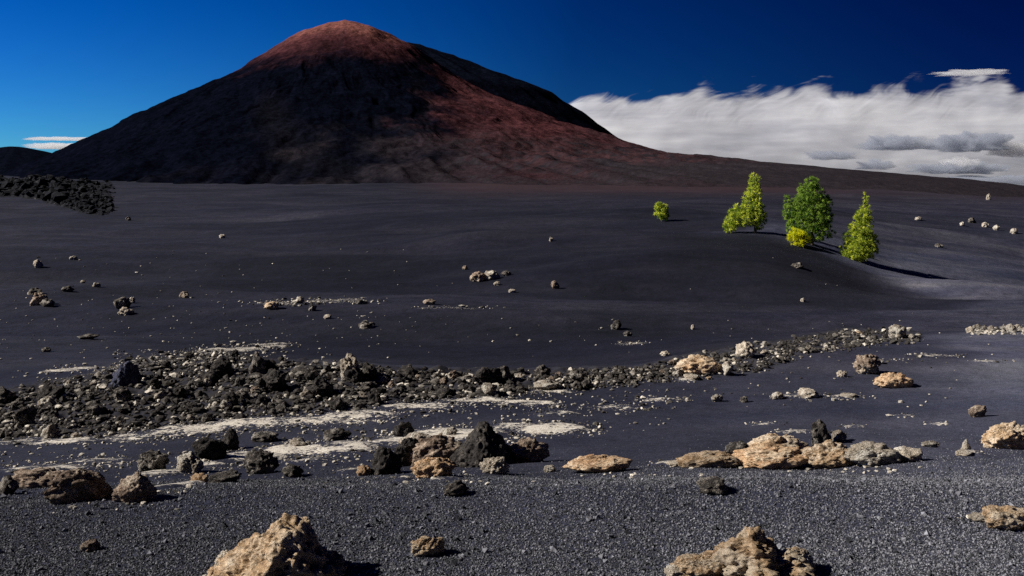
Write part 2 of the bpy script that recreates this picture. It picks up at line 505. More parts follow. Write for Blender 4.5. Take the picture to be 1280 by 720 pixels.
def build_ground():
    t_in = np.linspace(-.72, .72, 900)
    side = .72 + (np.linspace(0, 1, 40)[1:] ** 2) * 2.6
    tt = np.concatenate([-side[::-1], t_in, side])
    A = 8.0
    D = np.concatenate([np.linspace(2, 11.5, 30)[:-1],
                        np.exp(np.linspace(math.log(11.5), math.log(60), 640))[:-1],
                        np.exp(np.linspace(math.log(60), math.log(900), 300))[:-1],
                        np.exp(np.linspace(math.log(900), math.log(60000), 60))])
    T, DD = np.meshgrid(tt, D)
    X, Y = (T * DD).ravel(), (DD - A).ravel()
    Z, rub = ground_z(X, Y, True)
    pale = np.zeros(len(X))
    near = (Y > 3) & (Y < 75)
    idx = np.where(near)[0]
    wx = .25 * n2(X[idx], Y[idx], .9, 1.0, 3)
    wy = .25 * n2(X[idx], Y[idx], .9, 11.0, 3)
    acc = np.zeros(len(idx))
    for cx, cy, rx, ry, s in PALE_E:
        d = np.sqrt(((X[idx] + wx * min(1, rx) - cx) / rx) ** 2 + ((Y[idx] + wy * min(1, ry) - cy) / ry) ** 2)
        acc = np.maximum(acc, s * (1 - sstep(.45, 1.25, d)))
    pale[idx] = acc
    Z[idx] += .03 * np.clip(acc, 0, 1)
    px = 640 + F * X / np.maximum(Y, 3)
    red = np.zeros(len(X))
    far = Y > 150
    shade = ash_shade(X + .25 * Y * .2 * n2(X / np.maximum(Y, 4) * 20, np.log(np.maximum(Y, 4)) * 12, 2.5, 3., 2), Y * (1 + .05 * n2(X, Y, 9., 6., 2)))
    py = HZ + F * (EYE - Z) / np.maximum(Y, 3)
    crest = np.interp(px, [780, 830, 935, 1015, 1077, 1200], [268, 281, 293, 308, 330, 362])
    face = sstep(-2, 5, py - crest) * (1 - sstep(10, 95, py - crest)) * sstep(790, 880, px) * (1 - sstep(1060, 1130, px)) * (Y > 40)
    shade = shade * (1 - .30 * face)  # near side of the tree mound painted darker for its shade
    red = np.where(far, sstep(180, 520, Y) * sstep(460, 620, px) * (1 - .6 * sstep(900, 1200, px)), 0)
    me = mesh_np('ground', np.stack([X, Y, Z], 1), grid_faces(len(D), len(tt)), M['ground'])
    attr(me, 'pale', pale)
    attr(me, 'rub', rub)
    attr(me, 'red', red)
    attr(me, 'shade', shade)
    o = link('ground', me)
    tag(o, 'dark volcanic ash plain with low dunes and pale dried crust', 'ground', kind='structure')
build_ground()

# ------------------------------------------------------------------ volcano
def build_cone():
    cx, cy = -153.0, 900.0
    PL = Curve([(0, 156), (33, 145), (70, 123), (106, 98), (161, 72), (208, 47), (253, 23), (282, 9), (340, -12), (420, -34), (700, -75)])
    PF = Curve([(0, 156), (30, 145), (70, 124), (120, 96), (200, 57), (270, 27), (320, 9), (350, 1), (420, -14), (700, -60)])
    PR = Curve([(0, 156), (18, 150), (40, 143), (70, 126), (95, 109), (113, 97), (150, 78.5), (187, 64), (230, 48), (260, 39), (296, 29), (333, 23.5), (406, 17), (480, 11), (538, 5), (611, -9), (700, -40)])
    nr, na = 420, 1500
    rr = np.linspace(0, 1, nr) ** .9 * 700
    th = np.linspace(0, 2 * math.pi, na)
    TH, RR = np.meshgrid(th, rr)
    TH, RR = TH.ravel(), RR.ravel()
    c = np.cos(TH)
    wl = sstep(.15, .95, -c)
    wr = sstep(-.1, .9, c)
    z = PF(RR) * (1 - wl - wr) + PL(RR) * wl + PR(RR) * wr
    X, Y = cx + RR * np.cos(TH), cy + RR * np.sin(TH)
    k = sstep(0, 60, RR) * (1 - sstep(300, 420, RR))
    # gullies that run down the slope
    THW = TH + .22 * fbm(np.stack([np.cos(TH) * RR / 70, np.sin(TH) * RR / 70, RR * 0 + 2], 1), 3)
    ang = np.stack([np.cos(THW) * 6, np.sin(THW) * 6, RR / 110.], 1)
    gul = fbm(ang, 4)
    z = z + 2.2 * gul * sstep(40, 170, RR) * (1 - sstep(300, 420, RR))
    rill = ridged(np.stack([np.cos(THW) * 22, np.sin(THW) * 22, RR / 150.], 1), 3)
    z = z + .8 * rill * sstep(60, 150, RR) * (1 - sstep(290, 400, RR))
    z = z + 1.6 * fbm(np.stack([X / 26, Y / 26, z / 40], 1), 4) * (.35 + k)
    z = z + 1.2 * fbm(np.stack([X / 22, Y / 22, z * 0 + 4], 1), 3) * (1 - sstep(25, 70, RR))
    z = z + 3.2 * fbm(np.stack([np.cos(TH) * 16, np.sin(TH) * 16, RR / 400.], 1) + 3, 3) * sstep(260, 330, RR) * (1 - sstep(400, 480, RR))
    dx, dy = X - cx, Y - cy
    phi = np.degrees(np.arctan2(dx, -dy))          # 0 facing the viewer, + to the right
    nz = fbm(np.stack([X / 45, Y / 45, z / 45], 1), 5)
    nzf = fbm(np.stack([X / 9, Y / 9, z / 9], 1), 3)
    phb = np.interp(RR, [0, 60, 95, 150, 210, 265, 330, 400], [70, 62, 52, 44, 34, 24, 12, -5])
    red = sstep(-12, 14, phi - phb + 14 * nz + 5 * nzf) * (phi < 150) * (phi > -60)
    red = np.maximum(red, sstep(100, 132, z + 9 * nz + 4 * nzf + 6 * sstep(10, 60, -dx) ))
    red = np.maximum(red, .30 * sstep(235, 330, RR + 40 * nz) * sstep(5, 40, phi + 12 * nz) * (phi < 150))
    red = red * (1 - sstep(200, 290, RR) * (1 - sstep(12, 38, phi)))
    red = np.clip(red, 0, 1)
    ash = sstep(250, 400, RR + 30 * nz) * sstep(-10, 40, phi + 10 * nz)
    ash = np.clip(ash + .25 * red * sstep(.1, .6, fbm(np.stack([np.cos(TH) * 14, np.sin(TH) * 14, RR / 120.], 1), 3)), 0, 1)
    scree = sstep(215, 300, RR + 35 * nz) * sstep(2, 22, phi + 14 * nz) * (phi < 140)
    ash = np.maximum(ash, scree * (.55 + .45 * sstep(-.2, .5, fbm(np.stack([X / 7, Y / 7, z / 7], 1), 3))))
    top = sstep(128, 146, z + 5 * nz + 4 * nzf) * .75
    stk = sstep(.25, .8, fbm(np.stack([np.cos(THW + RR / 900) * 5, np.sin(THW + RR / 900) * 5, RR / 150.], 1) + 5, 4)) * .28 * sstep(70, 170, RR)
    stk = np.maximum(stk, .3 * sstep(-6, 0, phi + 2 - (RR - 230) * .12) * (1 - sstep(0, 7, phi + 2 - (RR - 230) * .12)) * sstep(150, 200, RR))
    me = mesh_np('volcano', np.stack([X, Y, z], 1), grid_faces(nr, na), M['cone'])
    for n, v in (('red', red), ('ash', ash), ('top', top), ('streak', stk)): attr(me, n, v)
    tag(link('hill', me), 'large volcanic cone with black flank and rusty red summit', 'hill', kind='structure')

def far_hill(name, label, px, py, Y, slope, rad, seed, peak_round, brk=1e9):
    cx = (px - 640) / F * Y
    zt = EYE + (HZ - py) / F * Y
    nr, na = 110, 260
    r = np.linspace(0, 1, nr) * rad
    TH, RR = np.meshgrid(np.linspace(0, 2 * math.pi, na), r)
    TH, RR = TH.ravel(), RR.ravel()
    X, Yw = cx + RR * np.cos(TH), Y + RR * np.sin(TH)
    z = zt - slope * (np.sqrt(RR ** 2 + peak_round ** 2) - peak_round)
    z = z - .30 * np.maximum(0, RR - brk)
    z = z + zt * .018 * fbm(np.stack([np.cos(TH) * 6, np.sin(TH) * 6, RR / rad * 3 + seed], 1), 4) * sstep(0, .2, RR / rad)
    z = z + zt * .012 * fbm(np.stack([X / rad * 14, Yw / rad * 14, z * 0 + seed], 1), 4)
    me = mesh_np('hill', np.stack([X, Yw, z], 1), grid_faces(nr, na), M['back'])
    for n in ('red', 'ash', 'top', 'streak'): attr(me, n, np.zeros(len(X)))
    tag(link(name, me), label, 'hill', kind='structure')
build_cone()
far_hill('hill', 'darker second cone rising behind the red flank of the volcano', 500, 54, 1290, .405, 520, 2.0, 30, 205)
far_hill('hill', 'small dark hill on the skyline beyond the valley', 18, 183, 3000, .27, 1100, 6.0, 40)
far_hill('hill', 'low dark ridge at the skyline edge', -60, 188, 3300, .16, 1300, 9.0, 80)

# ------------------------------------------------------------------ lava flow tongue on the far plain
def build_lava():
    nx, ny = 300, 300
    x = np.linspace(-290, -70, nx); y = np.linspace(190, 600, ny)
    XX, YY = np.meshgrid(x, y)
    X, Y = XX.ravel(), YY.ravel()
    g = ground_z(X, Y)
    px = 640 + F * X / Y
    py = HZ + F * (EYE - g) / Y
    w = 7 * n2(X, Y, 12., 3., 3)
    edge_lo = Curve([(-200, 238), (0, 243), (40, 248), (80, 258), (120, 269), (150, 262)])(px)
    m = sstep(-1.5, 1.5, edge_lo + .4 * w - py) * sstep(0, 14, 146 + w - px)
    m = m * sstep(0, 3, py - 226 + .3 * w)
    p = np.stack([X / 7, Y / 7, X * 0], 1)
    f1, f2 = worley(p)
    h = (f2 - f1) * 1.6 + 1.4 * ridged(p * .8, 4) + .5 * fbm(p * 2.5, 3)
    taper = 1 - .93 * sstep(50, 140, px)
    z = g - .6 + m * (.7 + .35 * taper + 1.2 * taper * np.maximum(h, -.4))
    V, FC = [np.stack([X, Y, z], 1)], [np.concatenate([grid_faces(ny, nx)[:, [0, 1, 2]], grid_faces(ny, nx)[:, [0, 2, 3]]])]
    off = len(X)
    ok = np.where((m > .4) & (px > -25) & (px < 150))[0]
    r = np.random.default_rng(77)
    # even in the view: nearer cells are larger on the photo, farther blocks are drawn less often
    pick = r.choice(ok, 2400, p=(1 / Y[ok] ** 2) / (1 / Y[ok] ** 2).sum())
    base = [rock_verts(500 + k, 1, 'shard') for k in range(24)]
    for q in pick:
        v, f = base[r.integers(24)]
        sc = r.choice([.5, .9, 1.5, 2.4, 3.8], p=[.3, .28, .22, .14, .06])
        sc *= .45 + .55 * taper[q]
        a_ = r.uniform(0, 6.28); ca, sa = math.cos(a_), math.sin(a_)
        w_ = v * np.array([sc * 1.2, sc, sc * r.uniform(.5, 1.1)])
        V.append(np.stack([w_[:, 0] * ca - w_[:, 1] * sa + X[q] + r.normal() * .5, w_[:, 0] * sa + w_[:, 1] * ca + Y[q], w_[:, 2] + z[q] - .2 * sc], 1))
        FC.append(f + off); off += len(v)
    me = mesh_np('lava_rubble', np.concatenate(V), np.concatenate(FC), M['lava'], smooth=False)
    tag(link('lava_rubble', me), 'black blocky lava flow tongue at the foot of the dark hill', 'lava flow', kind='stuff')
def mat_lava():
    t = NT('black_lava_flow')
    P = t.n('ShaderNodeNewGeometry').outputs['Position']
    a = t.noise(P, .35, 6, .75)
    t.diffuse(t.ramp(a, [(.38, (.004, .005, .008)), (.60, (.012, .012, .016)), (.70, (.12, .115, .115))]), t.bump(a, .8, 1.0))
    return t.m
M['lava'] = mat_lava()

# ------------------------------------------------------------------ rocks
PROFILE = {
    'ridge_boulder': [(-1, .02), (-.86, .16), (-.62, .34), (-.42, .52), (-.2, .68), (-.06, .82), (.06, 1.0), (.18, .95), (.38, .86), (.52, .66), (.6, .42), (.8, .22), (1, .02)],
    'pyramid': [(-1, .05), (-.8, .24), (-.5, .52), (-.25, .80), (-.08, .98), (.1, 1.0), (.3, .88), (.6, .62), (.85, .34), (1, .05)],
    'heap': [(-1, .04), (-.8, .22), (-.5, .34), (-.34, .6), (-.1, .78), (.06, 1.0), (.22, .92), (.4, .62), (.55, .5), (.7, .55), (.86, .3), (1, .03)],
}
def rock_verts(seed, sub, style, asp=1.0):
    v, f = icos(sub)
    v = v * np.array([1, 1, asp])
    r = np.random.default_rng(seed)
    o = r.random(3) * 60
    if style == 'crag':
        for _ in range(9):
            n = r.normal(size=3); n /= np.linalg.norm(n)
            d = r.uniform(.55, .88)
            s = v @ n
            v = np.where((s > d)[:, None], v - n * ((s - d) * .93)[:, None], v)
        nrm = v / np.linalg.norm(v, axis=1)[:, None]
        f1, f2 = worley(v * 1.9 + o)
        v = v + nrm * (.26 * fbm(v * 1.3 + o, 3) + .26 * (.45 - f1) + .12 * ridged(v * 3.2 + o, 4))[:, None]
        if sub >= 4:
            g1, _ = worley(v * 6 + o)
            v = v + nrm * (.07 * (.5 - g1) + .05 * fbm(v * 9 + o, 3))[:, None]
    elif style == 'crumb':
        nrm = v / np.linalg.norm(v, axis=1)[:, None]
        f1, _ = worley(v * 2.6 + o)
        g1, _ = worley(v * 6.0 + o + 7)
        kk = .45 + .55 * asp
        v = v + nrm * kk * (.28 * fbm(v * 1.4 + o, 3) + .34 * (.5 - f1) + .20 * (.5 - g1))[:, None]
        if sub >= 5:
            h1, _ = worley(v * 13 + o)
            v = v + nrm * (.09 * (.5 - h1) + .05 * ridged(v * 10 + o, 3))[:, None]
    elif style == 'shard':
        v = v * r.uniform(.50, 1.25, (len(v), 1)) * r.uniform(.6, 1.2, 3)
        v = v + r.normal(size=v.shape) * .10
    elif style == 'spike':
        nrm = v / np.linalg.norm(v, axis=1)[:, None]
        v[:, 0] *= 1 - .72 * np.clip((v[:, 2] + .3) / 1.3, 0, 1)
        v[:, 1] *= 1 - .6 * np.clip((v[:, 2] + .3) / 1.3, 0, 1)
        f1, _ = worley(v * 2.2 + o)
        v = v + nrm * (.16 * fbm(v * 1.6 + o, 4) + .15 * (.45 - f1) + .07 * ridged(v * 4 + o, 3))[:, None]
    elif style == 'peak':
        k = np.clip((v[:, 2] + .2) / 1.2, 0, 1)
        v[:, 0] = v[:, 0] * (1 - .62 * k) + .18 * k
        v[:, 1] *= 1 - .45 * k
        for _ in range(14):
            n = r.normal(size=3); n[2] = abs(n[2]) * .6; n /= np.linalg.norm(n)
            d = r.uniform(.42, .68)
            s = v @ n
            v = np.where((s > d)[:, None], v - n * ((s - d) * .9)[:, None], v)
        nrm = v / np.linalg.norm(v, axis=1)[:, None]
        f1, f2 = worley(v * np.array([2.4, 2.4, 3.4]) + o)
        v = v + nrm * (.16 * fbm(v * 1.7 + o, 3) + .20 * (f2 - f1) + .12 * ridged(v * 3.0 + o, 4))[:, None]
        g1, g2 = worley(v * 8 + o)
        v = v + nrm * (.055 * (g2 - g1) + .03 * ridged(v * 14 + o, 3))[:, None]
    elif style in PROFILE:
        pts = np.array(PROFILE[style])
        d = np.sqrt(np.clip(1 - v[:, 0] ** 2, 1e-4, 1))
        h = np.interp(v[:, 0] + .05 * fbm(v * 5 + o, 3), pts[:, 0], pts[:, 1])
        yy = v[:, 1] / d
        v[:, 2] = np.where(v[:, 2] > 0, v[:, 2] / d * h * (1 - .25 * np.abs(yy)), v[:, 2] * .15)
        v[:, 1] = yy * (.25 + .55 * h) * .9
        nrm = v / np.linalg.norm(v * np.array([.5, 1, 1]), axis=1)[:, None] * np.array([.5, 1, 1])
        f1, f2 = worley(v * 2.6 + o)
        if style == 'heap':
            e1, _ = worley(v * 5.0 + o)
            g1, _ = worley(v * 10.5 + o)
            h1, h2 = worley(v * 21 + o)
            dsp = .14 * fbm(v * 2.2 + o, 3) + .22 * (.55 - e1) + .15 * (.5 - g1) + .06 * (.5 - h1) + .04 * ridged(v * 16 + o, 3)
        else:
            g1, g2 = worley(v * 6.5 + o)
            dsp = .12 * fbm(v * 2.2 + o, 3) + .13 * (f2 - f1) + .10 * ridged(v * 3.4 + o, 4) + .10 * (g2 - g1) + .05 * ridged(v * 11 + o, 4) - .1
            h1, _ = worley(v * 4.6 + o + 5)
            dsp = dsp - .13 * (1 - sstep(.12, .36, h1))
            dsp = dsp * (.62 if style == 'pyramid' else 1.0) * (1 - .45 * sstep(.8, 1.0, v[:, 2]))
        v = v + nrm * (dsp * sstep(-.15, .1, v[:, 2]))[:, None]
    elif style == 'slab':
        nrm = v / np.linalg.norm(v, axis=1)[:, None]
        s = v[:, 2]
        v[:, 2] = np.where(s > .35, .35 + (s - .35) * .25, s)
        f1, _ = worley(v * 2.8 + o)
        v = v + nrm * (.22 * fbm(v * 1.5 + o, 3) + .18 * (.45 - f1) + .08 * ridged(v * 4.5 + o, 3))[:, None]
    if sub >= 5 and style not in PROFILE:
        nrm = v / np.linalg.norm(v, axis=1)[:, None]
        e1, e2 = worley(v * 4.2 + o + 3)
        kk = .35 if style == 'crag' else .9
        v = v + nrm * kk * (.075 * ridged(v * 5.5 + o, 4) + .10 * (e2 - e1) - .05)[:, None]
    elif sub == 4:
        nrm = v / np.linalg.norm(v, axis=1)[:, None]
        v = v + nrm * (.09 * ridged(v * 4.5 + o, 3))[:, None]
    lo, hi = v.min(0), v.max(0)
    v = (v - (lo + hi) / 2) / (hi - lo)
    v[:, 2] += .5                       # unit box, base at z = 0
    return v, f

_RM = {}
def rock_mesh(seed, sub, style, mat, asp=1.0):
    k = (seed, sub, style, mat, asp)
    if k not in _RM:
        v, f = rock_verts(seed, sub, style, asp)
        _RM[k] = mesh_np('rock', v, f, M[mat], smooth=(sub >= 4))
        if sub >= 4:
            pass
    return _RM[k]

N_ROCK = [0]
def rock(px, py, w, h, mat='grey', style='crag', label=None, name='rock', sub=4, seed=None, rot=None, depth=None, group=None, sink=.24, tilt=(0, 0), cat='rock'):
    """stand a rock on the ground: base centre at photo pixel (px, py), w x h photo pixels as seen"""
    X, Y, Z = hit(px, py)
    if seed is None: seed = N_ROCK[0] % 9
    if rot is None: rot = random.uniform(0, 6.28)
    asp = 1.0 if (sub < 5 or style in PROFILE or style in ('peak', 'spike')) else round(min(1.0, h * 1.5 / w), 1)
    me = rock_mesh(seed, sub, style, mat, asp)
    o = link(name, me)
    sx = w / F * Y
    sz = h / F * Y / (1 - sink)
    sy = sx * (depth if depth else random.uniform(.7, 1.0))
    o.location = (X, Y + sy * .15, Z - sz * sink)
    o.scale = (sx, sy, sz)
    o.rotation_euler = (tilt[0], tilt[1], rot)
    tag(o, label or 'dark lava rock', cat, group)
    N_ROCK[0] += 1
    return o

build_lava()
# --- the foremost rocks
rock(342, 728, 180, 78, 'tan', 'ridge_boulder', 'big ochre and cream craggy boulder at the bottom edge with a sharp peak', 'boulder', 6, 31, 0, .8, sink=.1)
rock(402, 722, 66, 30, 'brown', 'crumb', 'grey brown knobbly rock wedged behind the big ochre boulder', 'rock', 5, 12, 1.0, .8)
rock(283, 716, 46, 22, 'pale', 'crumb', 'pale crumbly rock at the low flank of the big ochre boulder', 'rock', 5, 13, 2.0, .8)
rock(938, 726, 190, 60, 'tan', 'heap', 'crumbly tan clinker outcrop heaped at the bottom edge', 'boulder', 6, 41, 0, .7, sink=.1)
rock(1000, 718, 46, 30, 'grey', 'crumb', 'grey knobbly clinker lump leaning on the crumbly tan outcrop', 'rock', 5, 14, 1.3, .8)
rock(882, 722, 80, 24, 'tan', 'crumb', 'low tan clinker shoulder trailing from the crumbly tan outcrop', 'rock', 5, 15, .2, .7)
rock(845, 721, 34, 13, 'pale', 'crumb', 'small cream clinker stone at the tip of the tan outcrop', 'rock', 4, 16, .7)
rock(535, 695, 46, 23, 'tan', 'crumb', 'small spiky tan rock alone on the near ash', 'rock', 5, 17, .3, .7)
rock(112, 690, 26, 14, 'brown', 'crumb', 'small brownish rock alone on the dark near ash', 'rock', 4, 18, .3)
rock(893, 617, 42, 18, 'dark', 'crag', 'small dark jagged rock lying on the grey ash', 'rock', 4, 3, .6)
rock(570, 620, 36, 17, 'dark', 'crumb', 'small dark crumbly rock half sunk in ash before the pyramid boulder', 'rock', 4, 19, .6)
rock(1262, 662, 66, 26, 'tan', 'slab', 'tan crusty slab cut by the frame edge', 'rock', 5, 20, .2, .7)
rock(1232, 652, 44, 7, 'pale', 'slab', 'thin pale plate of crust beside the tan crusty slab', 'rock', 4, 21, .2, .6)
rock(1262, 560, 78, 30, 'tan', 'crumb', 'tan lumpy outcrop at the frame edge on grey ash', 'boulder', 5, 22, .5, .7)
rock(1206, 570, 24, 6, 'pale', 'slab', 'flat pale stone beside the tan lumpy outcrop', 'rock', 4, 23, .2)
rock(1208, 566, 13, 17, 'pale', 'spike', 'thin upright pale stone standing on a flat stone', 'rock', 4, 24, .2)
rock(1226, 521, 26, 14, 'brown', 'slab', 'brown and pale tilted stone alone on smooth ash', 'rock', 4, 25, .3, tilt=(0, -.3))
rock(1164, 559, 24, 8, 'grey', 'crumb', 'small grey stone between the two tan outcrops', 'rock', 4, 26)
# --- right outcrop
rock(962, 585, 116, 26, 'ochre', 'crumb', 'long ochre crumbly outcrop with a smooth pale foot', 'boulder', 5, 27, .15, .55)
rock(975, 573, 92, 28, 'tan', 'crumb', 'knobbly tan clinker lump above the long ochre outcrop', 'boulder', 5, 28, .5, .7)
rock(886, 584, 84, 18, 'tan', 'slab', 'low tan slab tapering away from the long ochre outcrop', 'rock', 5, 29, .1, .5)
rock(922, 574, 40, 22, 'dark', 'crag', 'dark hollow rock under the knobbly tan lump', 'rock', 4, 5, .4)
rock(845, 583, 26, 6, 'pale', 'slab', 'flat pale sliver at the thin end of the tan slab', 'rock', 4, 30)
rock(1040, 584, 84, 30, 'tan', 'crumb', 'shaded tan pitted outcrop beside the long ochre one', 'boulder', 5, 32, .3, .7)
rock(1092, 582, 74, 28, 'pale', 'crumb', 'cream pitted outcrop with flat top next to the shaded tan one', 'boulder', 5, 33, .1, .6)
rock(1133, 577, 42, 16, 'pale', 'crumb', 'small cream knobbly rock at the end of the cream outcrop', 'rock', 4, 34)
rock(1027, 556, 30, 32, 'dark', 'crag', 'dark jagged lava knob sticking up behind the pitted outcrop', 'rock', 5, 35, .4)
rock(1050, 552, 22, 14, 'grey', 'crag', 'small grey rock beside the dark jagged knob', 'rock', 4, 6)
# --- ochre flat and pyramid group
rock(748, 590, 92, 20, 'ochre', 'slab', 'flat ochre crusty outcrop rising just out of the ash', 'rock', 5, 36, .2, .6)
rock(600, 582, 88, 53, 'black', 'pyramid', 'black pyramid shaped boulder in the middle of the rock row', 'boulder', 6, 37, 0, .9, sink=.08)
rock(545, 580, 80, 34, 'brown', 'crumb', 'brown knobbly rock beside the black pyramid boulder', 'boulder', 5, 38, .5, .7)
rock(541, 597, 58, 24, 'ochre', 'crumb', 'bright ochre rock in front of the brown knobbly one', 'rock', 5, 39, .2, .7)
rock(618, 592, 40, 20, 'pale', 'crumb', 'pale yellowish rock at the foot of the black pyramid boulder', 'rock', 5, 40, .2, .7)
rock(660, 578, 58, 30, 'brown', 'crumb', 'reddish brown crumbly rock behind the pale yellowish one', 'boulder', 5, 42, .2, .7)
rock(687, 590, 16, 9, 'grey', 'crumb', 'little grey stone ending the pyramid rock group', 'rock', 4, 43)
rock(482, 592, 46, 34, 'black', 'peak', 'black jagged boulder with pointed top before the white crust', 'boulder', 5, 44, .8, .8)
rock(508, 582, 40, 34, 'black', 'peak', 'black cracked rock leaning on the brown knobbly one', 'boulder', 5, 45, .2, .8)
rock(453, 595, 22, 13, 'ochre', 'crumb', 'small ochre stone beside the black jagged boulder', 'rock', 4, 46)
rock(505, 548, 28, 20, 'black', 'crag', 'small black rock sitting on the white crust', 'rock', 4, 4)
rock(560, 546, 30, 12, 'grey', 'crag', 'flat grey rock on white crust behind the pyramid boulder', 'rock', 4, 8)
rock(520, 560, 44, 18, 'grey', 'crag', 'grey lumpy rock between white crust and black jagged boulder', 'rock', 4, 7)
# --- left row
rock(42, 610, 92, 24, 'brown', 'slab', 'long low brown rock with a dark undercut side', 'boulder', 5, 47, .12, .6)
rock(98, 626, 74, 40, 'brown', 'peak', 'angular brown boulder with a bluish shaded side', 'boulder', 5, 48, .1, .8)
rock(8, 618, 34, 22, 'dark', 'crag', 'dark rock at the frame edge beside the long brown one', 'rock', 4, 2)
rock(168, 627, 54, 36, 'brown', 'peak', 'dark boulder with a lit tan edge standing apart', 'boulder', 5, 49, 6.1, .8)
rock(190, 590, 40, 24, 'dark', 'crag', 'craggy dark rock with pale top in the second row', 'rock', 5, 50)
rock(237, 592, 40, 26, 'grey', 'crag', 'craggy grey rock next to the pale topped dark one', 'rock', 5, 51)
rock(262, 574, 46, 26, 'black', 'crag', 'black hollow looking rock behind the craggy grey one', 'rock', 5, 52)
rock(287, 562, 26, 26, 'black', 'spike', 'pointed black rock beside the black hollow looking rock', 'rock', 4, 53)
rock(324, 592, 52, 28, 'dark', 'crumb', 'dark crumbly mound of lava on the white crust', 'boulder', 5, 54)
rock(366, 596, 30, 14, 'dark', 'crag', 'low dark stone trailing from the crumbly mound', 'rock', 4, 1)
rock(248, 605, 24, 12, 'ochre', 'crumb', 'small orange stone on a white crust patch', 'rock', 4, 55)
rock(280, 603, 50, 12, 'dark', 'crumb', 'low dark rubble stone behind the small orange one', 'rock', 4, 56)
rock(420, 550, 36, 14, 'dark', 'crag', 'flat dark rock bordering the white crust', 'rock', 4, 6)
rock(375, 560, 30, 12, 'grey', 'crag', 'grey low rock embedded in the white crust', 'rock', 4, 8)
rock(330, 552, 34, 12, 'dark', 'crag', 'dark low rock at the back of the white crust', 'rock', 4, 0)
# --- landmarks on the rubble bank
rock(156, 484, 38, 34, 'blue', 'peak', 'tall bluish black boulder on top of the rubble bank', 'boulder', 5, 57, .5, .9)
rock(276, 472, 30, 26, 'black', 'crag', 'black squarish boulder on the back edge of the rubble bank', 'boulder', 5, 58)
rock(436, 470, 34, 28, 'pale', 'crumb', 'pale tan boulder standing highest at the bend of the bank', 'boulder', 5, 59)
rock(461, 474, 24, 20, 'dark', 'crag', 'dark rock just behind the pale tan highest boulder', 'rock', 4, 3)
rock(608, 482, 42, 22, 'black', 'crag', 'wide black rock in the thin middle of the bank', 'boulder', 5, 60)
rock(682, 487, 34, 10, 'pale', 'slab', 'pale flat block below the thin bank', 'rock', 4, 61)
rock(875, 468, 66, 24, 'tan', 'crumb', 'knobbly tan heap where the bank bends uphill', 'boulder', 5, 62, .2, .6)
rock(933, 446, 26, 18, 'pale', 'crumb', 'round pale stone on the upper bank', 'rock', 4, 63)
rock(400, 495, 34, 24, 'black', 'crag', 'black deep shadowed boulder on the front of the bank', 'boulder', 5, 64)
rock(340, 490, 32, 26, 'black', 'crag', 'black broken boulder amid the rubble bank', 'boulder', 5, 65)
rock(60, 505, 40, 22, 'black', 'crag', 'black flat topped boulder at the dark end of the bank', 'boulder', 5, 66)
rock(30, 530, 34, 22, 'dark', 'crag', 'black boulder low in the dark end of the bank', 'boulder', 5, 67)
rock(1086, 467, 38, 24, 'brown', 'crumb', 'brown lava knob standing alone on the ash slope', 'boulder', 5, 68)
rock(1120, 484, 54, 18, 'ochre', 'crumb', 'smooth orange rock below the brown lava knob', 'boulder', 5, 69, .15, .6)
rock(1053, 471, 14, 8, 'pale', 'crumb', 'little pale stone beside the brown lava knob', 'rock', 4, 70)
rock(1012, 497, 34, 12, 'pale', 'crumb', 'pale knobbly stone alone on the grey slope', 'rock', 4, 71)
rock(973, 499, 22, 9, 'pale', 'crumb', 'small pale stone below the pale knobbly one', 'rock', 4, 72)
rock(1062, 498, 22, 6, 'pale', 'slab', 'thin pale flake on the grey slope', 'rock', 4, 73)
rock(897, 502, 20, 9, 'grey', 'crumb', 'grey stone on ash below the tan heap', 'rock', 4, 7)
rock(930, 503, 14, 8, 'dark', 'crag', 'dark stone next to the grey one below the tan heap', 'rock', 4, 3)
rock(865, 475, 24, 6, 'pale', 'slab', 'white flat stone at the foot of the tan heap', 'rock', 4, 74)
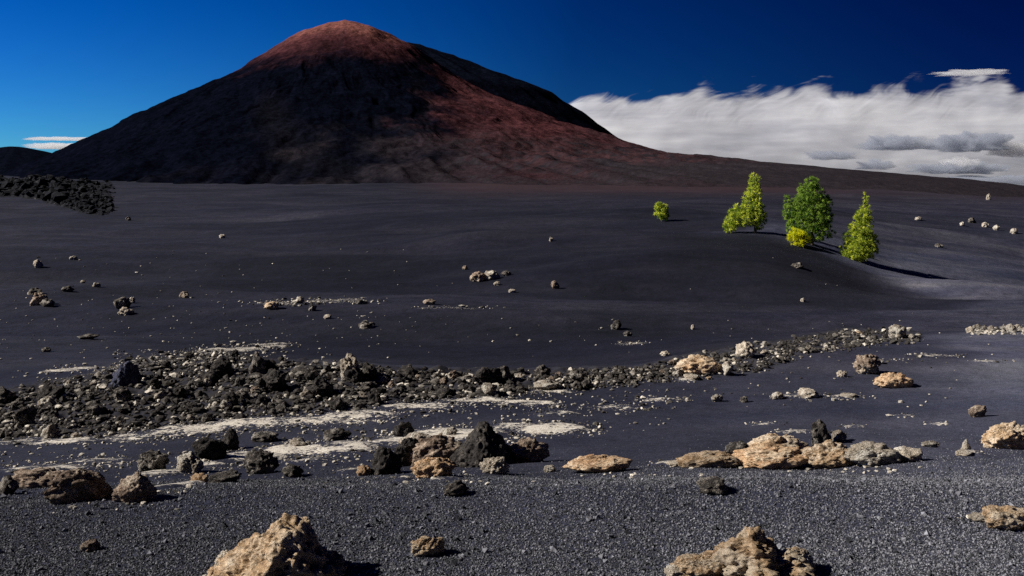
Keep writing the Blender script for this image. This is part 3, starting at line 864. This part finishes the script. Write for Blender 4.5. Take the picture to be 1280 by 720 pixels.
# --- middle plain
MIDL = [
    (597, 352, 22, 13, 'brown', 'reddish brown rock in the small group on the bare slope'), (613, 350, 20, 12, 'grey', 'grey rock beside the reddish brown one on the bare slope'),
    (632, 345, 14, 7, 'dark', 'dark stone at the uphill end of the bare slope group'), (621, 357, 9, 5, 'pale', 'pale pebble under the bare slope group'),
    (641, 366, 11, 5, 'grey', 'grey pebble downhill of the bare slope group'), (694, 361, 11, 10, 'brown', 'single brown stone on the dark slope'),
    (581, 337, 10, 5, 'brown', 'tiny brown stone uphill of the bare slope group'), (689, 302, 6, 6, 'pale', 'single white stone high on the dark slope'),
    (46, 382, 24, 16, 'brown', 'brown broken rock on the dark ash flat'), (42, 368, 18, 8, 'dark', 'dark flat stone above the brown broken rock'), (59, 383, 18, 10, 'dark', 'dark stone right against the brown broken rock'),
    (152, 385, 24, 14, 'dark', 'dark rock with pale rim on the ash flat'), (157, 394, 20, 10, 'pale', 'pale stone under the dark pale rimmed rock'), (165, 379, 10, 8, 'grey', 'grey stone behind the dark pale rimmed rock'),
    (47, 335, 12, 10, 'pale', 'white upright stone casting a long shadow'), (84, 365, 16, 7, 'dark', 'dark flat stone on the ash flat'), (120, 359, 11, 6, 'grey', 'grey stone in a line of stones on the ash flat'),
    (103, 354, 7, 4, 'pale', 'pale pebble starting the line of stones'), (91, 325, 10, 5, 'grey', 'grey stone far up the ash flat'), (230, 372, 12, 8, 'brown', 'brown stone on the ash flat before the crust line'),
    (110, 424, 26, 6, 'dark', 'low dark stone on the ash flat above the bank'), (57, 440, 12, 6, 'dark', 'dark stone with a white side near the bank'), (278, 298, 8, 5, 'grey', 'grey pebble far up the middle plain'),
    (338, 386, 22, 9, 'tan', 'tan stone in the pale line of stones'), (374, 379, 16, 8, 'grey', 'grey stone in the pale line of stones'), (390, 388, 12, 8, 'dark', 'black stone just below the pale line'),
    (409, 399, 12, 6, 'pale', 'pale block below the pale line of stones'), (458, 410, 22, 9, 'dark', 'dark speckled rock on the slope below the pale line'), (450, 380, 14, 6, 'dark', 'dark stone at the end of the pale line'),
    (537, 381, 18, 7, 'brown', 'small brown rock on the light dune crest'), (770, 412, 16, 12, 'dark', 'dark rock in the hollow of the dune'), (785, 420, 12, 6, 'dark', 'dark flat stone below the hollow'),
    (997, 335, 17, 7, 'dark', 'black stone on the slope under the trees'), (832, 445, 14, 6, 'pale', 'white stone just above the bank'), (1236, 250, 6, 8, 'grey', 'upright stone on the skyline far off'),
    (1216, 279, 12, 7, 'dark', 'dark topped stone in the far stone cluster'), (1203, 283, 7, 5, 'grey', 'low stone starting the far stone cluster'), (1232, 284, 9, 6, 'grey', 'pointed stone in the far stone cluster'),
    (1246, 288, 9, 7, 'grey', 'tall stone in the far stone cluster'), (1268, 293, 9, 7, 'grey', 'last grey stone of the far stone cluster'), (1174, 309, 11, 5, 'dark', 'dark lone stone on the slope below the far cluster'),
    (1148, 276, 9, 5, 'grey', 'small grey stone beside the slope line far off'), (1004, 378, 7, 5, 'grey', 'small grey stone on the mound face under the trees'), (866, 412, 7, 6, 'pale', 'tiny white stone on the mound foot'),
    (160, 276, 7, 5, 'dark', 'dark stone on the far plain near the lava flow'), (1100, 455, 11, 6, 'grey', 'grey pebble uphill of the orange rock'),
]
for px, py, w, h, m, lb in MIDL:
    rock(px, py, w, h, m, random.choice(['crag', 'crumb']), lb, 'rock', 4 if w > 14 else 3)

# --- the rubble bank: individual rocks, largest first
cands = []
ZONES = [(-20, 150, 'black end of the rubble bank'), (150, 320, 'broad part of the rubble bank'), (320, 480, 'bend of the rubble bank'), (480, 640, 'narrowing of the rubble bank'),
         (640, 840, 'thin dark line of the bank'), (840, 1150, 'uphill end of the bank')]
def bank_tone(px):
    q = random.random()
    if px < 160: return 'dark' if q < .85 else 'grey'
    if px < 640: return ('black' if q < .35 else 'dark') if q < .76 else ('grey' if q < .92 else 'brown')
    if px < 840: return 'dark' if q < .55 else ('grey' if q < .8 else 'brown')
    return 'grey' if q < .45 else ('tan' if q < .7 else ('dark' if q < .9 else 'pale'))
for z0, z1, zn in ZONES:
    n = {150: 34, 320: 40, 480: 32, 640: 22, 840: 20, 1150: 22}[z1]
    for i in range(n):
        px = random.uniform(z0, z1)
        a, b = float(LEV_TOP(px)), float(LEV_BOT(px))
        py = a + (b - a) * (random.random() ** .9) + 6
        w = random.choice([9, 10, 11, 12, 13, 14, 16, 19, 24, 32]) * (1.0 if px < 480 else .85 if px < 840 else .72)
        cands.append((py, px, w, w * random.uniform(.42, .78), bank_tone(px), zn))
for x in np.linspace(1214, 1282, 9):
    w = random.uniform(8, 14)
    cands.append((412 + random.uniform(0, 5), x, w, w * .7, random.choice(['grey', 'pale', 'grey', 'dark']), 'short far bank at the frame edge'))
WORD = {'dark': 'dark', 'black': 'black', 'grey': 'grey', 'brown': 'brown', 'tan': 'tan', 'pale': 'pale'}
for py, px, w, h, m, zn in cands:
    lb = f'craggy {WORD[m]} lava rock heaped in the {zn}'
    rock(px, py, w, h, m, random.choice(['crag', 'crag', 'crumb']), lb, 'rock', 3 if w < 14 else 4, group=f'{WORD[m]} rocks of the {zn}', seed=random.randrange(12), sink=.22)
print('rocks', N_ROCK[0])

# --- the uncountable rest: rubble and stones
def scatter(name, label, cat, pts, mat, subs=1, seed=0):
    """pts: rows of px, py, size_px, tone"""
    r = np.random.default_rng(seed)
    V, FC, T = [], [], []
    base = []
    for k in range(24):
        v, f = rock_verts(200 + k + seed * 40, subs if k % 3 == 0 else 1, 'crag' if k % 3 == 0 else 'shard')
        base.append((v, f))
    off = 0
    for px, py, s, tone in pts:
        X, Y, Z = hitq(px, py)
        v, f = base[r.integers(24)]
        m = s / F * Y
        a = r.uniform(0, 6.28)
        sc = np.array([m * r.uniform(.8, 1.3), m * r.uniform(.7, 1.2), m * r.uniform(.4, .85)])
        w = v * sc
        ca, sa = math.cos(a), math.sin(a)
        w = np.stack([w[:, 0] * ca - w[:, 1] * sa + X, w[:, 0] * sa + w[:, 1] * ca + Y, w[:, 2] + Z - sc[2] * .22], 1)
        V.append(w); FC.append(f + off); T.append(np.full(len(v), np.clip(tone, 0, 1))); off += len(v)
    me = mesh_np(name, np.concatenate(V), np.concatenate(FC), M[mat], smooth=False)
    attr(me, 'tone', np.concatenate(T))
    o = link(name, me)
    tag(o, label, cat, kind='stuff')
    return o

pts = []
for i in range(10500):
    px = rng.uniform(-60, 1150)
    if px > 840 and rng.random() < .35: continue
    if 480 < px < 840 and rng.random() < .25: continue
    a, b = float(LEV_TOP(px)), float(LEV_BOT(px))
    py = a + (b - a) * rng.random() + 3 + rng.normal() * 2.5
    if perlin(np.array([[px / 34., py / 9., 2.]]))[0] < -.28 and rng.random() < .8: continue
    s = rng.choice([3.5, 4.5, 5.5, 7, 8.5, 10.5, 13], p=[.30, .24, .18, .12, .08, .05, .03]) * (.88 if px < 640 else .68)
    q_ = rng.random(); tn = rng.uniform(0, .06) if q_ < .72 else (rng.uniform(.06, .38) if q_ < .91 else rng.uniform(.5, 1.0))
    pts.append((px, py, s, tn))
for i in range(260):
    px = rng.uniform(1212, 1330); pts.append((px, 411 + rng.random() * 8, rng.uniform(2.5, 6), rng.random()))
scatter('rubble', 'dark and pale lava rubble of the long bank', 'rubble', pts, 'rubble', 2, 1)

pts = []
for (x, y, w, h, s) in PALE:                       # stones lying on the crust and around it
    n = int(w * h / 22 * 3.0) + 3
    for i in range(n):
        a, q = rng.uniform(0, 6.28), rng.random() ** .5 * .72 + abs(rng.normal()) * .05
        pts.append((x + math.cos(a) * w * q, y + math.sin(a) * h * q, rng.choice([1.4, 2, 2.5, 3.2, 4.5, 7], p=[.28, .26, .22, .14, .07, .03]), (rng.uniform(.55, 1.0) if rng.random() < .5 else rng.uniform(0, .12))))
for (x, y, w, h, k) in [(240, 560, 520, 46, 420), (560, 520, 560, 40, 260), (760, 500, 300, 26, 110), (300, 585, 600, 30, 200), (1000, 475, 400, 70, 70), (250, 450, 220, 26, 240), (120, 470, 220, 20, 120)]:
    for i in range(k):
        pts.append((x + rng.uniform(-.5, .5) * w, y + rng.uniform(-.5, .5) * h, rng.choice([2, 2.5, 3, 4, 5.5], p=[.3, .28, .22, .14, .06]), rng.random() ** 1.5))
for i in range(400):                               # loose stones on the plain
    px = rng.uniform(-20, 520) if rng.random() < .7 else rng.uniform(400, 1290)
    py = rng.uniform(395, 450) if rng.random() < .65 else rng.uniform(310, 400)
    if 560 < px and py < 400 and rng.random() < .7: continue
    pts.append((px, py, rng.choice([1.4, 1.8, 2.4, 3.4], p=[.4, .3, .2, .1]), rng.random() ** 1.2))
for i in range(60): 
    pts.append((rng.normal(390, 45), rng.normal(378, 2.0), rng.uniform(1.8, 4.5), rng.uniform(.4, 1)))
for i in range(90):                                # specks at the outcrops
    cx, cy = [(960, 585), (1080, 585), (750, 592), (560, 600), (120, 630), (945, 722), (330, 722)][i % 7]
    pts.append((cx + rng.normal() * 60, cy + abs(rng.normal()) * 4, rng.uniform(2.5, 6), rng.uniform(.3, .95)))
scatter('stones', 'loose small stones strewn over the ash plain', 'stones', pts, 'rubble', 1, 2)

# near lapilli gravel
def build_gravel():
    n = 280000
    # uniform per photo area so that the grain stays even towards the crest
    px = rng.uniform(-260, 1640, n * 2)
    Y = 3.75 + (11.5 - 3.75) * rng.random(n * 2) ** 1.45
    X = (px - 640) / F * Y
    yb = 6.9 + 1.5 * n2(X, Y, 2.4, 4., 3) + .5 * n2(X, Y * 2, .6, 4., 2) + 1.0 * sstep(.5, 4, X) - .5 * sstep(0, -3.5, X)
    keep = rng.random(n * 2) < (1 - .95 * sstep(-1.8, 2.4, Y - yb)) * np.clip(1.35 - (Y - 3.7) / 7.5, .2, 1)
    X, Y = X[keep][:n], Y[keep][:n]
    n = len(X)
    Z = ground_z(X, Y)
    bv = np.array([[1, 0, 0], [-1, 0, 0], [0, 1, 0], [0, -1, 0], [0, 0, 1], [0, 0, -1]], float)
    bf = np.array([[0, 2, 4], [2, 1, 4], [1, 3, 4], [3, 0, 4], [2, 0, 5], [1, 2, 5], [3, 1, 5], [0, 3, 5]])
    s = (.0031 + .0042 * rng.random(n) ** 2.2)
    s = np.where(rng.random(n) < .012, s * rng.uniform(1.5, 3.2, n), s)
    v = bv[None] * s[:, None, None] * rng.uniform(.65, 1.35, (n, 6, 1))
    q = rng.normal(size=(n, 3, 3))
    q, _ = np.linalg.qr(q)
    v = np.einsum('nij,nkj->nki', q, v)
    v += np.stack([X, Y, Z + s * .25], 1)[:, None, :]
    f = bf[None] + (np.arange(n) * 6)[:, None, None]
    me = mesh_np('gravel', v.reshape(-1, 3), f.reshape(-1, 3), M['gravel'], smooth=False)
    t = rng.random(n) ** 2.0
    t = np.where(rng.random(n) < .012, 1.0, t) * np.clip(ash_shade(X, Y) / 1.35, .5, 1.6)  # grains take on the painted light and shade of the ash
    attr(me, 'tone', np.repeat(t, 6))
    tag(link('gravel', me), 'coarse black lapilli gravel covering the near ash', 'gravel', kind='stuff')
build_gravel()

# ------------------------------------------------------------------ trees
def make_tree(name, label, cat, px, py, lobes, mat, seed, trunk=True, clump=.25, n_per=36, dens=1.0, group=None):
    """lobes: photo-pixel ellipsoids (dx, dy up, rx, ry, n) round the foot of the tree"""
    X, Y, Z = hit(px, py)
    k = Y / F
    r = np.random.default_rng(seed)
    root = bpy.data.objects.new(name, None)
    COL.objects.link(root)
    root.location = (X, Y, Z)
    tag(root, label, cat, group)
    P, O = [], []
    for dx, dy, rx, ry, n in lobes:
        n = int(n * dens * 1.25)
        d = r.normal(size=(n, 3)); d /= np.linalg.norm(d, axis=1)[:, None]
        q = r.random(n) ** .28
        lump = 1 + .22 * fbm(d * 2.3 + seed, 2)
        p = d * (q * lump)[:, None] * np.array([rx, rx * .95, ry]) + np.array([dx, 0, dy])
        P.append(p * k)
        O.append(d)
    P, O = np.concatenate(P), np.concatenate(O)
    keep = P[:, 2] > .12
    P, O = P[keep], O[keep]
    n = len(P)
    # each clump is a spray of needles that spreads out and up
    m = n_per
    dirs = r.normal(size=(n, m, 3)) * .75 + O[:, None, :] * .75 + np.array([0, 0, .65])
    dirs /= np.linalg.norm(dirs, axis=2)[:, :, None]
    L = clump * r.uniform(.55, 1.15, (n, m, 1)) * r.uniform(.5, 1.45, (n, 1, 1))
    side = np.cross(dirs, r.normal(size=(n, m, 3)))
    side /= np.linalg.norm(side, axis=2)[:, :, None]
    wd = L * .10
    base = P[:, None, :] + dirs * L * .05
    a, b = base - side * wd, base + side * wd
    c = base + dirs * L
    V = np.stack([a, b, c], 2).reshape(-1, 3)
    Fc = np.arange(len(V)).reshape(-1, 3)
    tone = np.clip(r.normal(.42, .30, (n, 1, 1)) + r.normal(0, .12, (n, m, 1)) + np.zeros((n, m, 3)), 0, 1)
    me = mesh_np('crown', V, Fc, M[mat], smooth=False)
    attr(me, 'tone', tone.ravel())
    co = link('crown', me, root)
    if trunk:
        h = max(l[1] + l[3] for l in lobes) * k
        segs, ring = 14, 9
        zz = np.linspace(-.25, h * .93, segs)
        rad = .045 * h * .55 * (1 - zz / h * .93) + .01
        ang = np.linspace(0, 2 * math.pi, ring, endpoint=False)
        tx = sum(l[0] for l in lobes[:1]) * k
        cxs = tx * np.clip(zz / h, 0, 1) + .03 * np.sin(zz * 2.1)
        vv = np.stack([cxs[:, None] + rad[:, None] * np.cos(ang), rad[:, None] * np.sin(ang), np.broadcast_to(zz[:, None], (segs, ring))], 2).reshape(-1, 3)
        ff = []
        for i in range(segs - 1):
            for j in range(ring):
                ff.append([i * ring + j, i * ring + (j + 1) % ring, (i + 1) * ring + (j + 1) % ring, (i + 1) * ring + j])
        vv, ff = list(map(tuple, vv)), ff
        # limbs
        for q in range(14):
            z0 = h * r.uniform(.12, .8); an = r.uniform(0, 6.28); ln = h * .22 * (1.1 - z0 / h)
            d = np.array([math.cos(an), math.sin(an), .55]); s_ = np.array([-math.sin(an), math.cos(an), 0]); up = np.array([0, 0, 1])
            p0 = np.array([tx * z0 / h, 0, z0]); p1 = p0 + d * ln
            o_ = len(vv)
            for pp, rd in ((p0, .035), (p1, .012)):
                for e in ((s_), (up), (-s_), (-up)): vv.append(tuple(pp + e * rd))
            for j in range(4): ff.append([o_ + j, o_ + (j + 1) % 4, o_ + 4 + (j + 1) % 4, o_ + 4 + j])
        tm = mesh_np('trunk', np.array(vv), np.array(ff), M['bark'])
        link('trunk', tm, root)
    return root

make_tree('pine_tree', 'leaning cone shaped green pine with a bushy low side, uppermost of the three', 'tree', 944, 291,
          [(-1, 62, 7, 12, 60), (-2, 48, 11, 14, 110), (-4, 34, 14, 14, 130), (-8, 22, 17, 14, 150), (-22, 17, 13, 13, 90), (-31, 10, 9, 10, 60), (-24, 26, 8, 10, 40), (4, 18, 10, 14, 80)], 'needle', 11)
make_tree('pine_tree', 'broadest dark green rounded pine standing behind a yellow bush', 'tree', 1015, 307,
          [(0, 76, 8, 9, 60), (-2, 63, 17, 15, 190), (-3, 47, 24, 18, 300), (-2, 30, 25, 16, 280), (6, 16, 20, 12, 170), (-27, 44, 8, 18, 90), (17, 44, 10, 22, 130), (-24, 24, 9, 14, 70)], 'needle_dark', 12)
make_tree('pine_tree', 'pointed green pine with a thin leader, lowest down the slope', 'tree', 1077, 328,
          [(5, 79, 2.6, 8, 14), (4, 68, 5, 9, 36), (2, 56, 10, 11, 90), (0, 43, 15, 13, 150), (-3, 29, 19, 13, 210), (-4, 16, 22, 12, 260), (9, 22, 13, 14, 110), (-8, 9, 16, 7, 120)], 'needle', 13)
make_tree('bush', 'bright yellow leafy bush at the foot of the broadest pine', 'bush', 998, 308,
          [(0, 9, 12, 9, 120), (-3, 15, 8, 6, 50), (7, 7, 8, 6, 50)], 'yellow', 14, clump=.28)
make_tree('bush', 'small round green bush alone on the bare slope', 'bush', 827, 277,
          [(0, 12, 9, 9, 130), (-3, 18, 6, 6, 45), (4, 7, 6, 6, 40)], 'needle', 15, clump=.25)

# ------------------------------------------------------------------ clouds
def mat_cloud(name, white, grey, scale, soft=1.0, trans=.3):
    t = NT(name)
    tc = t.n('ShaderNodeTexCoord')
    P = tc.outputs['Object']
    k = t.attr('dens')
    mp = t.n('ShaderNodeMapping', i_Rotation=(0, R(-24), 0), i_Scale=(.0007 * scale, .0009 * scale, .0028 * scale)); t.l(P, mp.inputs[0])
    a = t.noise(mp.outputs[0], 1.0, 7, .62, .8)
    d = t.math('ADD', k, t.math('MULTIPLY', t.math('SUBTRACT', a, .5), .85))
    alpha = t.range(d, .12, .12 + .85 * soft, smooth=True)
    mp2 = t.n('ShaderNodeMapping', i_Rotation=(0, R(3), 0), i_Scale=(.00022 * scale, .0002 * scale, .0016 * scale)); t.l(P, mp2.inputs[0])
    b = t.noise(mp2.outputs[0], 1.0, 5, .6, .4)
    col = t.mix(t.range(b, .36, .66), grey, white)
    df = t.n('ShaderNodeBsdfDiffuse'); t.l(col, df.inputs[0])
    tl = t.n('ShaderNodeBsdfTranslucent'); t.l(col, tl.inputs[0])
    mx = t.n('ShaderNodeMixShader'); mx.inputs[0].default_value = trans
    t.l(df.outputs[0], mx.inputs[1]); t.l(tl.outputs[0], mx.inputs[2])
    tr = t.n('ShaderNodeBsdfTransparent')
    m2 = t.n('ShaderNodeMixShader'); t.l(alpha, m2.inputs[0])
    t.l(tr.outputs[0], m2.inputs[1]); t.l(mx.outputs[0], m2.inputs[2])
    t.l(m2.outputs[0], t.out.inputs[0])
    return t.m
M['cloud'] = mat_cloud('cloud_bank', (.77, .79, .84), (.44, .46, .54), 1.0)
def mat_puff(name, col, dens):
    t = NT(name)
    v = t.n('ShaderNodeVolumePrincipled')
    v.inputs['Color'].default_value = (*col, 1)
    v.inputs['Density'].default_value = dens
    v.inputs['Anisotropy'].default_value = .2
    t.l(v.outputs[0], t.out.inputs['Volume'])
    return t.m
M['cloudlet'] = mat_puff('cloudlet', (.62, .66, .74), .0075)  # shade on these clouds put into a greyer scatter colour
M['cloudwhite'] = mat_puff('white_cloudlet', (.98, .98, .99), .006)

def cloud_bank():
    Y0 = 16000.0
    k = Y0 / F
    nx, nz = 900, 320
    xs = np.linspace(600, 1560, nx)                # columns, as bearings
    vs = np.linspace(0, 1, nz)
    U, V = np.meshgrid(xs, vs)
    U, V = U.ravel(), V.ravel()
    topr = Curve([(600, 136), (690, 120), (730, 104), (800, 97), (860, 94), (930, 95), (1000, 92), (1100, 90), (1200, 88), (1300, 87), (1560, 84)])(U)
    # section of the bank: from the low front edge over the crown and down the back
    a = V * math.pi
    Yw = Y0 + 9000 * (1 - np.cos(a)) / 2
    H1 = np.sin(a) ** .85
    row = 262 + (topr - 262) * H1
    Z = np.where(V < .5, (HZ - row) / F * Yw, 0)
    Zt = (HZ - topr) / F * (Y0 + 4500)
    Z = np.where(V < .5, Z, -700 + (Zt + 700) * H1)
    X = (U - 640) / F * Yw
    c, s = math.cos(R(26)), math.sin(R(26))
    ur, vr = (U - 640) * 13, (HZ - row) * 13
    q = np.stack([(ur * c + vr * s) / 1500, (-ur * s + vr * c) / 250, Yw / 9000], 1)
    q2 = np.stack([ur / 1900, vr / 210, Yw / 9000 + 5], 1)
    hz = (HZ - row) / (HZ - topr)
    up = sstep(.45, .9, hz)
    lw = fbm(np.stack([ur / 1500, vr / 900, Yw / 9000 + 2], 1), 3)
    q = q + np.stack([.5 * lw, 1.3 * lw, 0 * lw], 1)
    n = 15 * fbm(q, 4, .5) * up + 20 * fbm(q2, 3, .45) * (1 - .6 * up) + 45 * lw
    Z = Z + n
    fib = fbm(q * np.array([1.3, 1.6, 1]) + 3, 5, .6)
    lump = fbm(np.stack([ur / 900, vr / 700, Yw / 9000 + 9], 1), 3)
    dens = 1.9 - 2.35 * sstep(.60, 1.0, hz) + (.34 * fib + .80 * lump) * sstep(.45, .85, hz) - .9 * sstep(1080, 1300, U) * (1 - sstep(.12, .42, hz)) * sstep(-.5, .5, fbm(q2 * np.array([2.5, 1.2, 1]), 3)) - 1.2 * (1 - sstep(0, .04, V)) - .9 * (1 - sstep(640, 730, U))
    dens = np.where(V > .5, np.minimum(dens, .9), dens)
    me = mesh_np('clouds', np.stack([X, Yw, Z], 1), grid_faces(nz, nx), M['cloud'])
    attr(me, 'dens', dens)
    tag(link('clouds', me), 'long white and grey cloud bank over the horizon behind the trees', 'clouds', kind='stuff')
cloud_bank()

def cloudlet(label, px, py, w, h, Y, mat, seed, name='cloud', group=None):
    v, f = icos(5)
    v = v.copy()
    o = seed * 7.7
    st = v * np.array([2.2, 1.2, .8])
    v = v * (1 + .45 * fbm(st * 1.3 + o, 4) + .16 * fbm(st * 4 + o, 3))[:, None]
    v[:, 2] = np.where(v[:, 2] < -.15, -.15 + (v[:, 2] + .15) * .4, v[:, 2])
    k = Y / F
    P = v * np.array([w * .5 * k, w * .35 * k, h * .62 * k])
    me = mesh_np('cloud', P, f, M[mat])
    ob = link(name, me)
    ob.location = ((px - 640) * k, Y, EYE + (HZ - py) * k)
    tag(ob, label, 'cloud', group)
G = None
cloudlet('small flat grey cloud nearest the cone in front of the white bank', 1040, 196, 66, 12, 13500, 'cloudlet', 1)
cloudlet('small grey cloud puff low above the slope', 1093, 208, 46, 13, 13600, 'cloudlet', 2)
cloudlet('long grey cloud with ragged top before the white bank', 1115, 182, 78, 20, 13700, 'cloudlet', 3)
cloudlet('large dark grey cloud beneath the white puff', 1198, 212, 112, 17, 13400, 'cloudlet', 4)
cloudlet('broken grey cloud patch high in the bank', 1212, 182, 100, 26, 13800, 'cloudlet', 5)
cloudlet('bright white puff on the large dark grey cloud', 1200, 205, 46, 13, 13200, 'cloudwhite', 6)
cloudlet('pale cloud patch at the frame edge over the horizon', 1268, 190, 60, 20, 13900, 'cloudwhite', 7)
cloudlet('low blue grey cloud along the horizon at the frame edge', 1240, 229, 210, 14, 13100, 'cloudlet', 8)
cloudlet('thin white streak cloud beside the dark cone', 72, 184, 76, 8, 14000, 'cloudwhite', 9)
cloudlet('faint thin streak above the white cloud beside the cone', 74, 174, 80, 4, 14300, 'cloudwhite', 10)
cloudlet('thin white wisp above the top edge of the bank', 1215, 91, 84, 5, 15000, 'cloudwhite', 11)

# ------------------------------------------------------------------ light, sky, camera
SUN_AZ, SUN_EL = R(-96), R(34)      # azimuth from the view direction, negative = to the left
sd = bpy.data.lights.new('sun', 'SUN')
sd.energy = 4.95
sd.angle = R(.5)
sd.color = (1.0, .94, .84)
so = bpy.data.objects.new('sun', sd)
COL.objects.link(so)
sv = (math.sin(SUN_AZ) * math.cos(SUN_EL), math.cos(SUN_AZ) * math.cos(SUN_EL), math.sin(SUN_EL))
from mathutils import Vector
so.rotation_euler = Vector(sv).to_track_quat('Z', 'Y').to_euler()
so.location = (-20, 0, 30)

w = bpy.data.worlds.new('World')
S.world = w
w.use_nodes = True
nt = w.node_tree
nt.nodes.clear()
out = nt.nodes.new('ShaderNodeOutputWorld')
bg = nt.nodes.new('ShaderNodeBackground')
sky = nt.nodes.new('ShaderNodeTexSky')
sky.sky_type = 'NISHITA'
sky.sun_disc = False
sky.sun_elevation = SUN_EL
sky.sun_rotation = SUN_AZ
sky.altitude = 2500
sky.air_density = 1.0
sky.dust_density = .2
sky.ozone_density = 2.5
bg.inputs['Strength'].default_value = .10
# polarised clear mountain sky: darkest at right angles to the sun, deeper in colour
tc = nt.nodes.new('ShaderNodeTexCoord')
dot = nt.nodes.new('ShaderNodeVectorMath'); dot.operation = 'DOT_PRODUCT'
nt.links.new(tc.outputs['Generated'], dot.inputs[0])
dot.inputs[1].default_value = Vector((math.sin(R(-60)) * .97, math.cos(R(-60)) * .97, .25)).normalized()
mr = nt.nodes.new('ShaderNodeMapRange')
mr.interpolation_type = 'SMOOTHSTEP'
nt.links.new(dot.outputs['Value'], mr.inputs[0])
mr.inputs[1].default_value = 0.0; mr.inputs[2].default_value = .92
mr.inputs[3].default_value = 0.0; mr.inputs[4].default_value = 1.0
cr = nt.nodes.new('ShaderNodeValToRGB')
el = cr.color_ramp.elements
el.new(.5)
for e_, (p_, c_) in zip(el, ((0, (.002, .0075, .028)), (.5, (.012, .045, .086)), (1, (.055, .155, .235)))):
    e_.position = p_; e_.color = (*c_, 1)
nt.links.new(mr.outputs[0], cr.inputs[0])
gm = nt.nodes.new('ShaderNodeGamma'); gm.inputs[1].default_value = 1.55
nt.links.new(sky.outputs[0], gm.inputs[0])
hs = nt.nodes.new('ShaderNodeHueSaturation')
hs.inputs['Saturation'].default_value = 1.25
nt.links.new(gm.outputs[0], hs.inputs['Color'])
mu = nt.nodes.new('ShaderNodeMix'); mu.data_type = 'RGBA'; mu.blend_type = 'MULTIPLY'
mu.inputs[0].default_value = 1.0
nt.links.new(hs.outputs[0], mu.inputs[6])
nt.links.new(cr.outputs[0], mu.inputs[7])
nt.links.new(mu.outputs[2], bg.inputs[0])
nt.links.new(bg.outputs[0], out.inputs[0])

cd = bpy.data.cameras.new('camera')
cam = bpy.data.objects.new('camera', cd)
COL.objects.link(cam)
cd.sensor_width = 36
cd.lens = 36 * F / 1280
cd.shift_y = -(360 - HZ) / 1280
cd.clip_start = .1
cd.clip_end = 200000
cam.location = (0, 0, EYE)
cam.rotation_euler = (R(90), 0, 0)
S.camera = cam

S.render.engine = 'CYCLES'
S.cycles.max_bounces = 6
S.cycles.diffuse_bounces = 3
S.cycles.transparent_max_bounces = 16
S.cycles.volume_bounces = 3
S.cycles.use_denoising = False
S.view_settings.view_transform = 'Standard'
S.view_settings.look = 'None'
S.view_settings.exposure = .45
S.view_settings.gamma = 1
S.view_settings.use_curve_mapping = False
S.render.resolution_x, S.render.resolution_y = 1024, 576
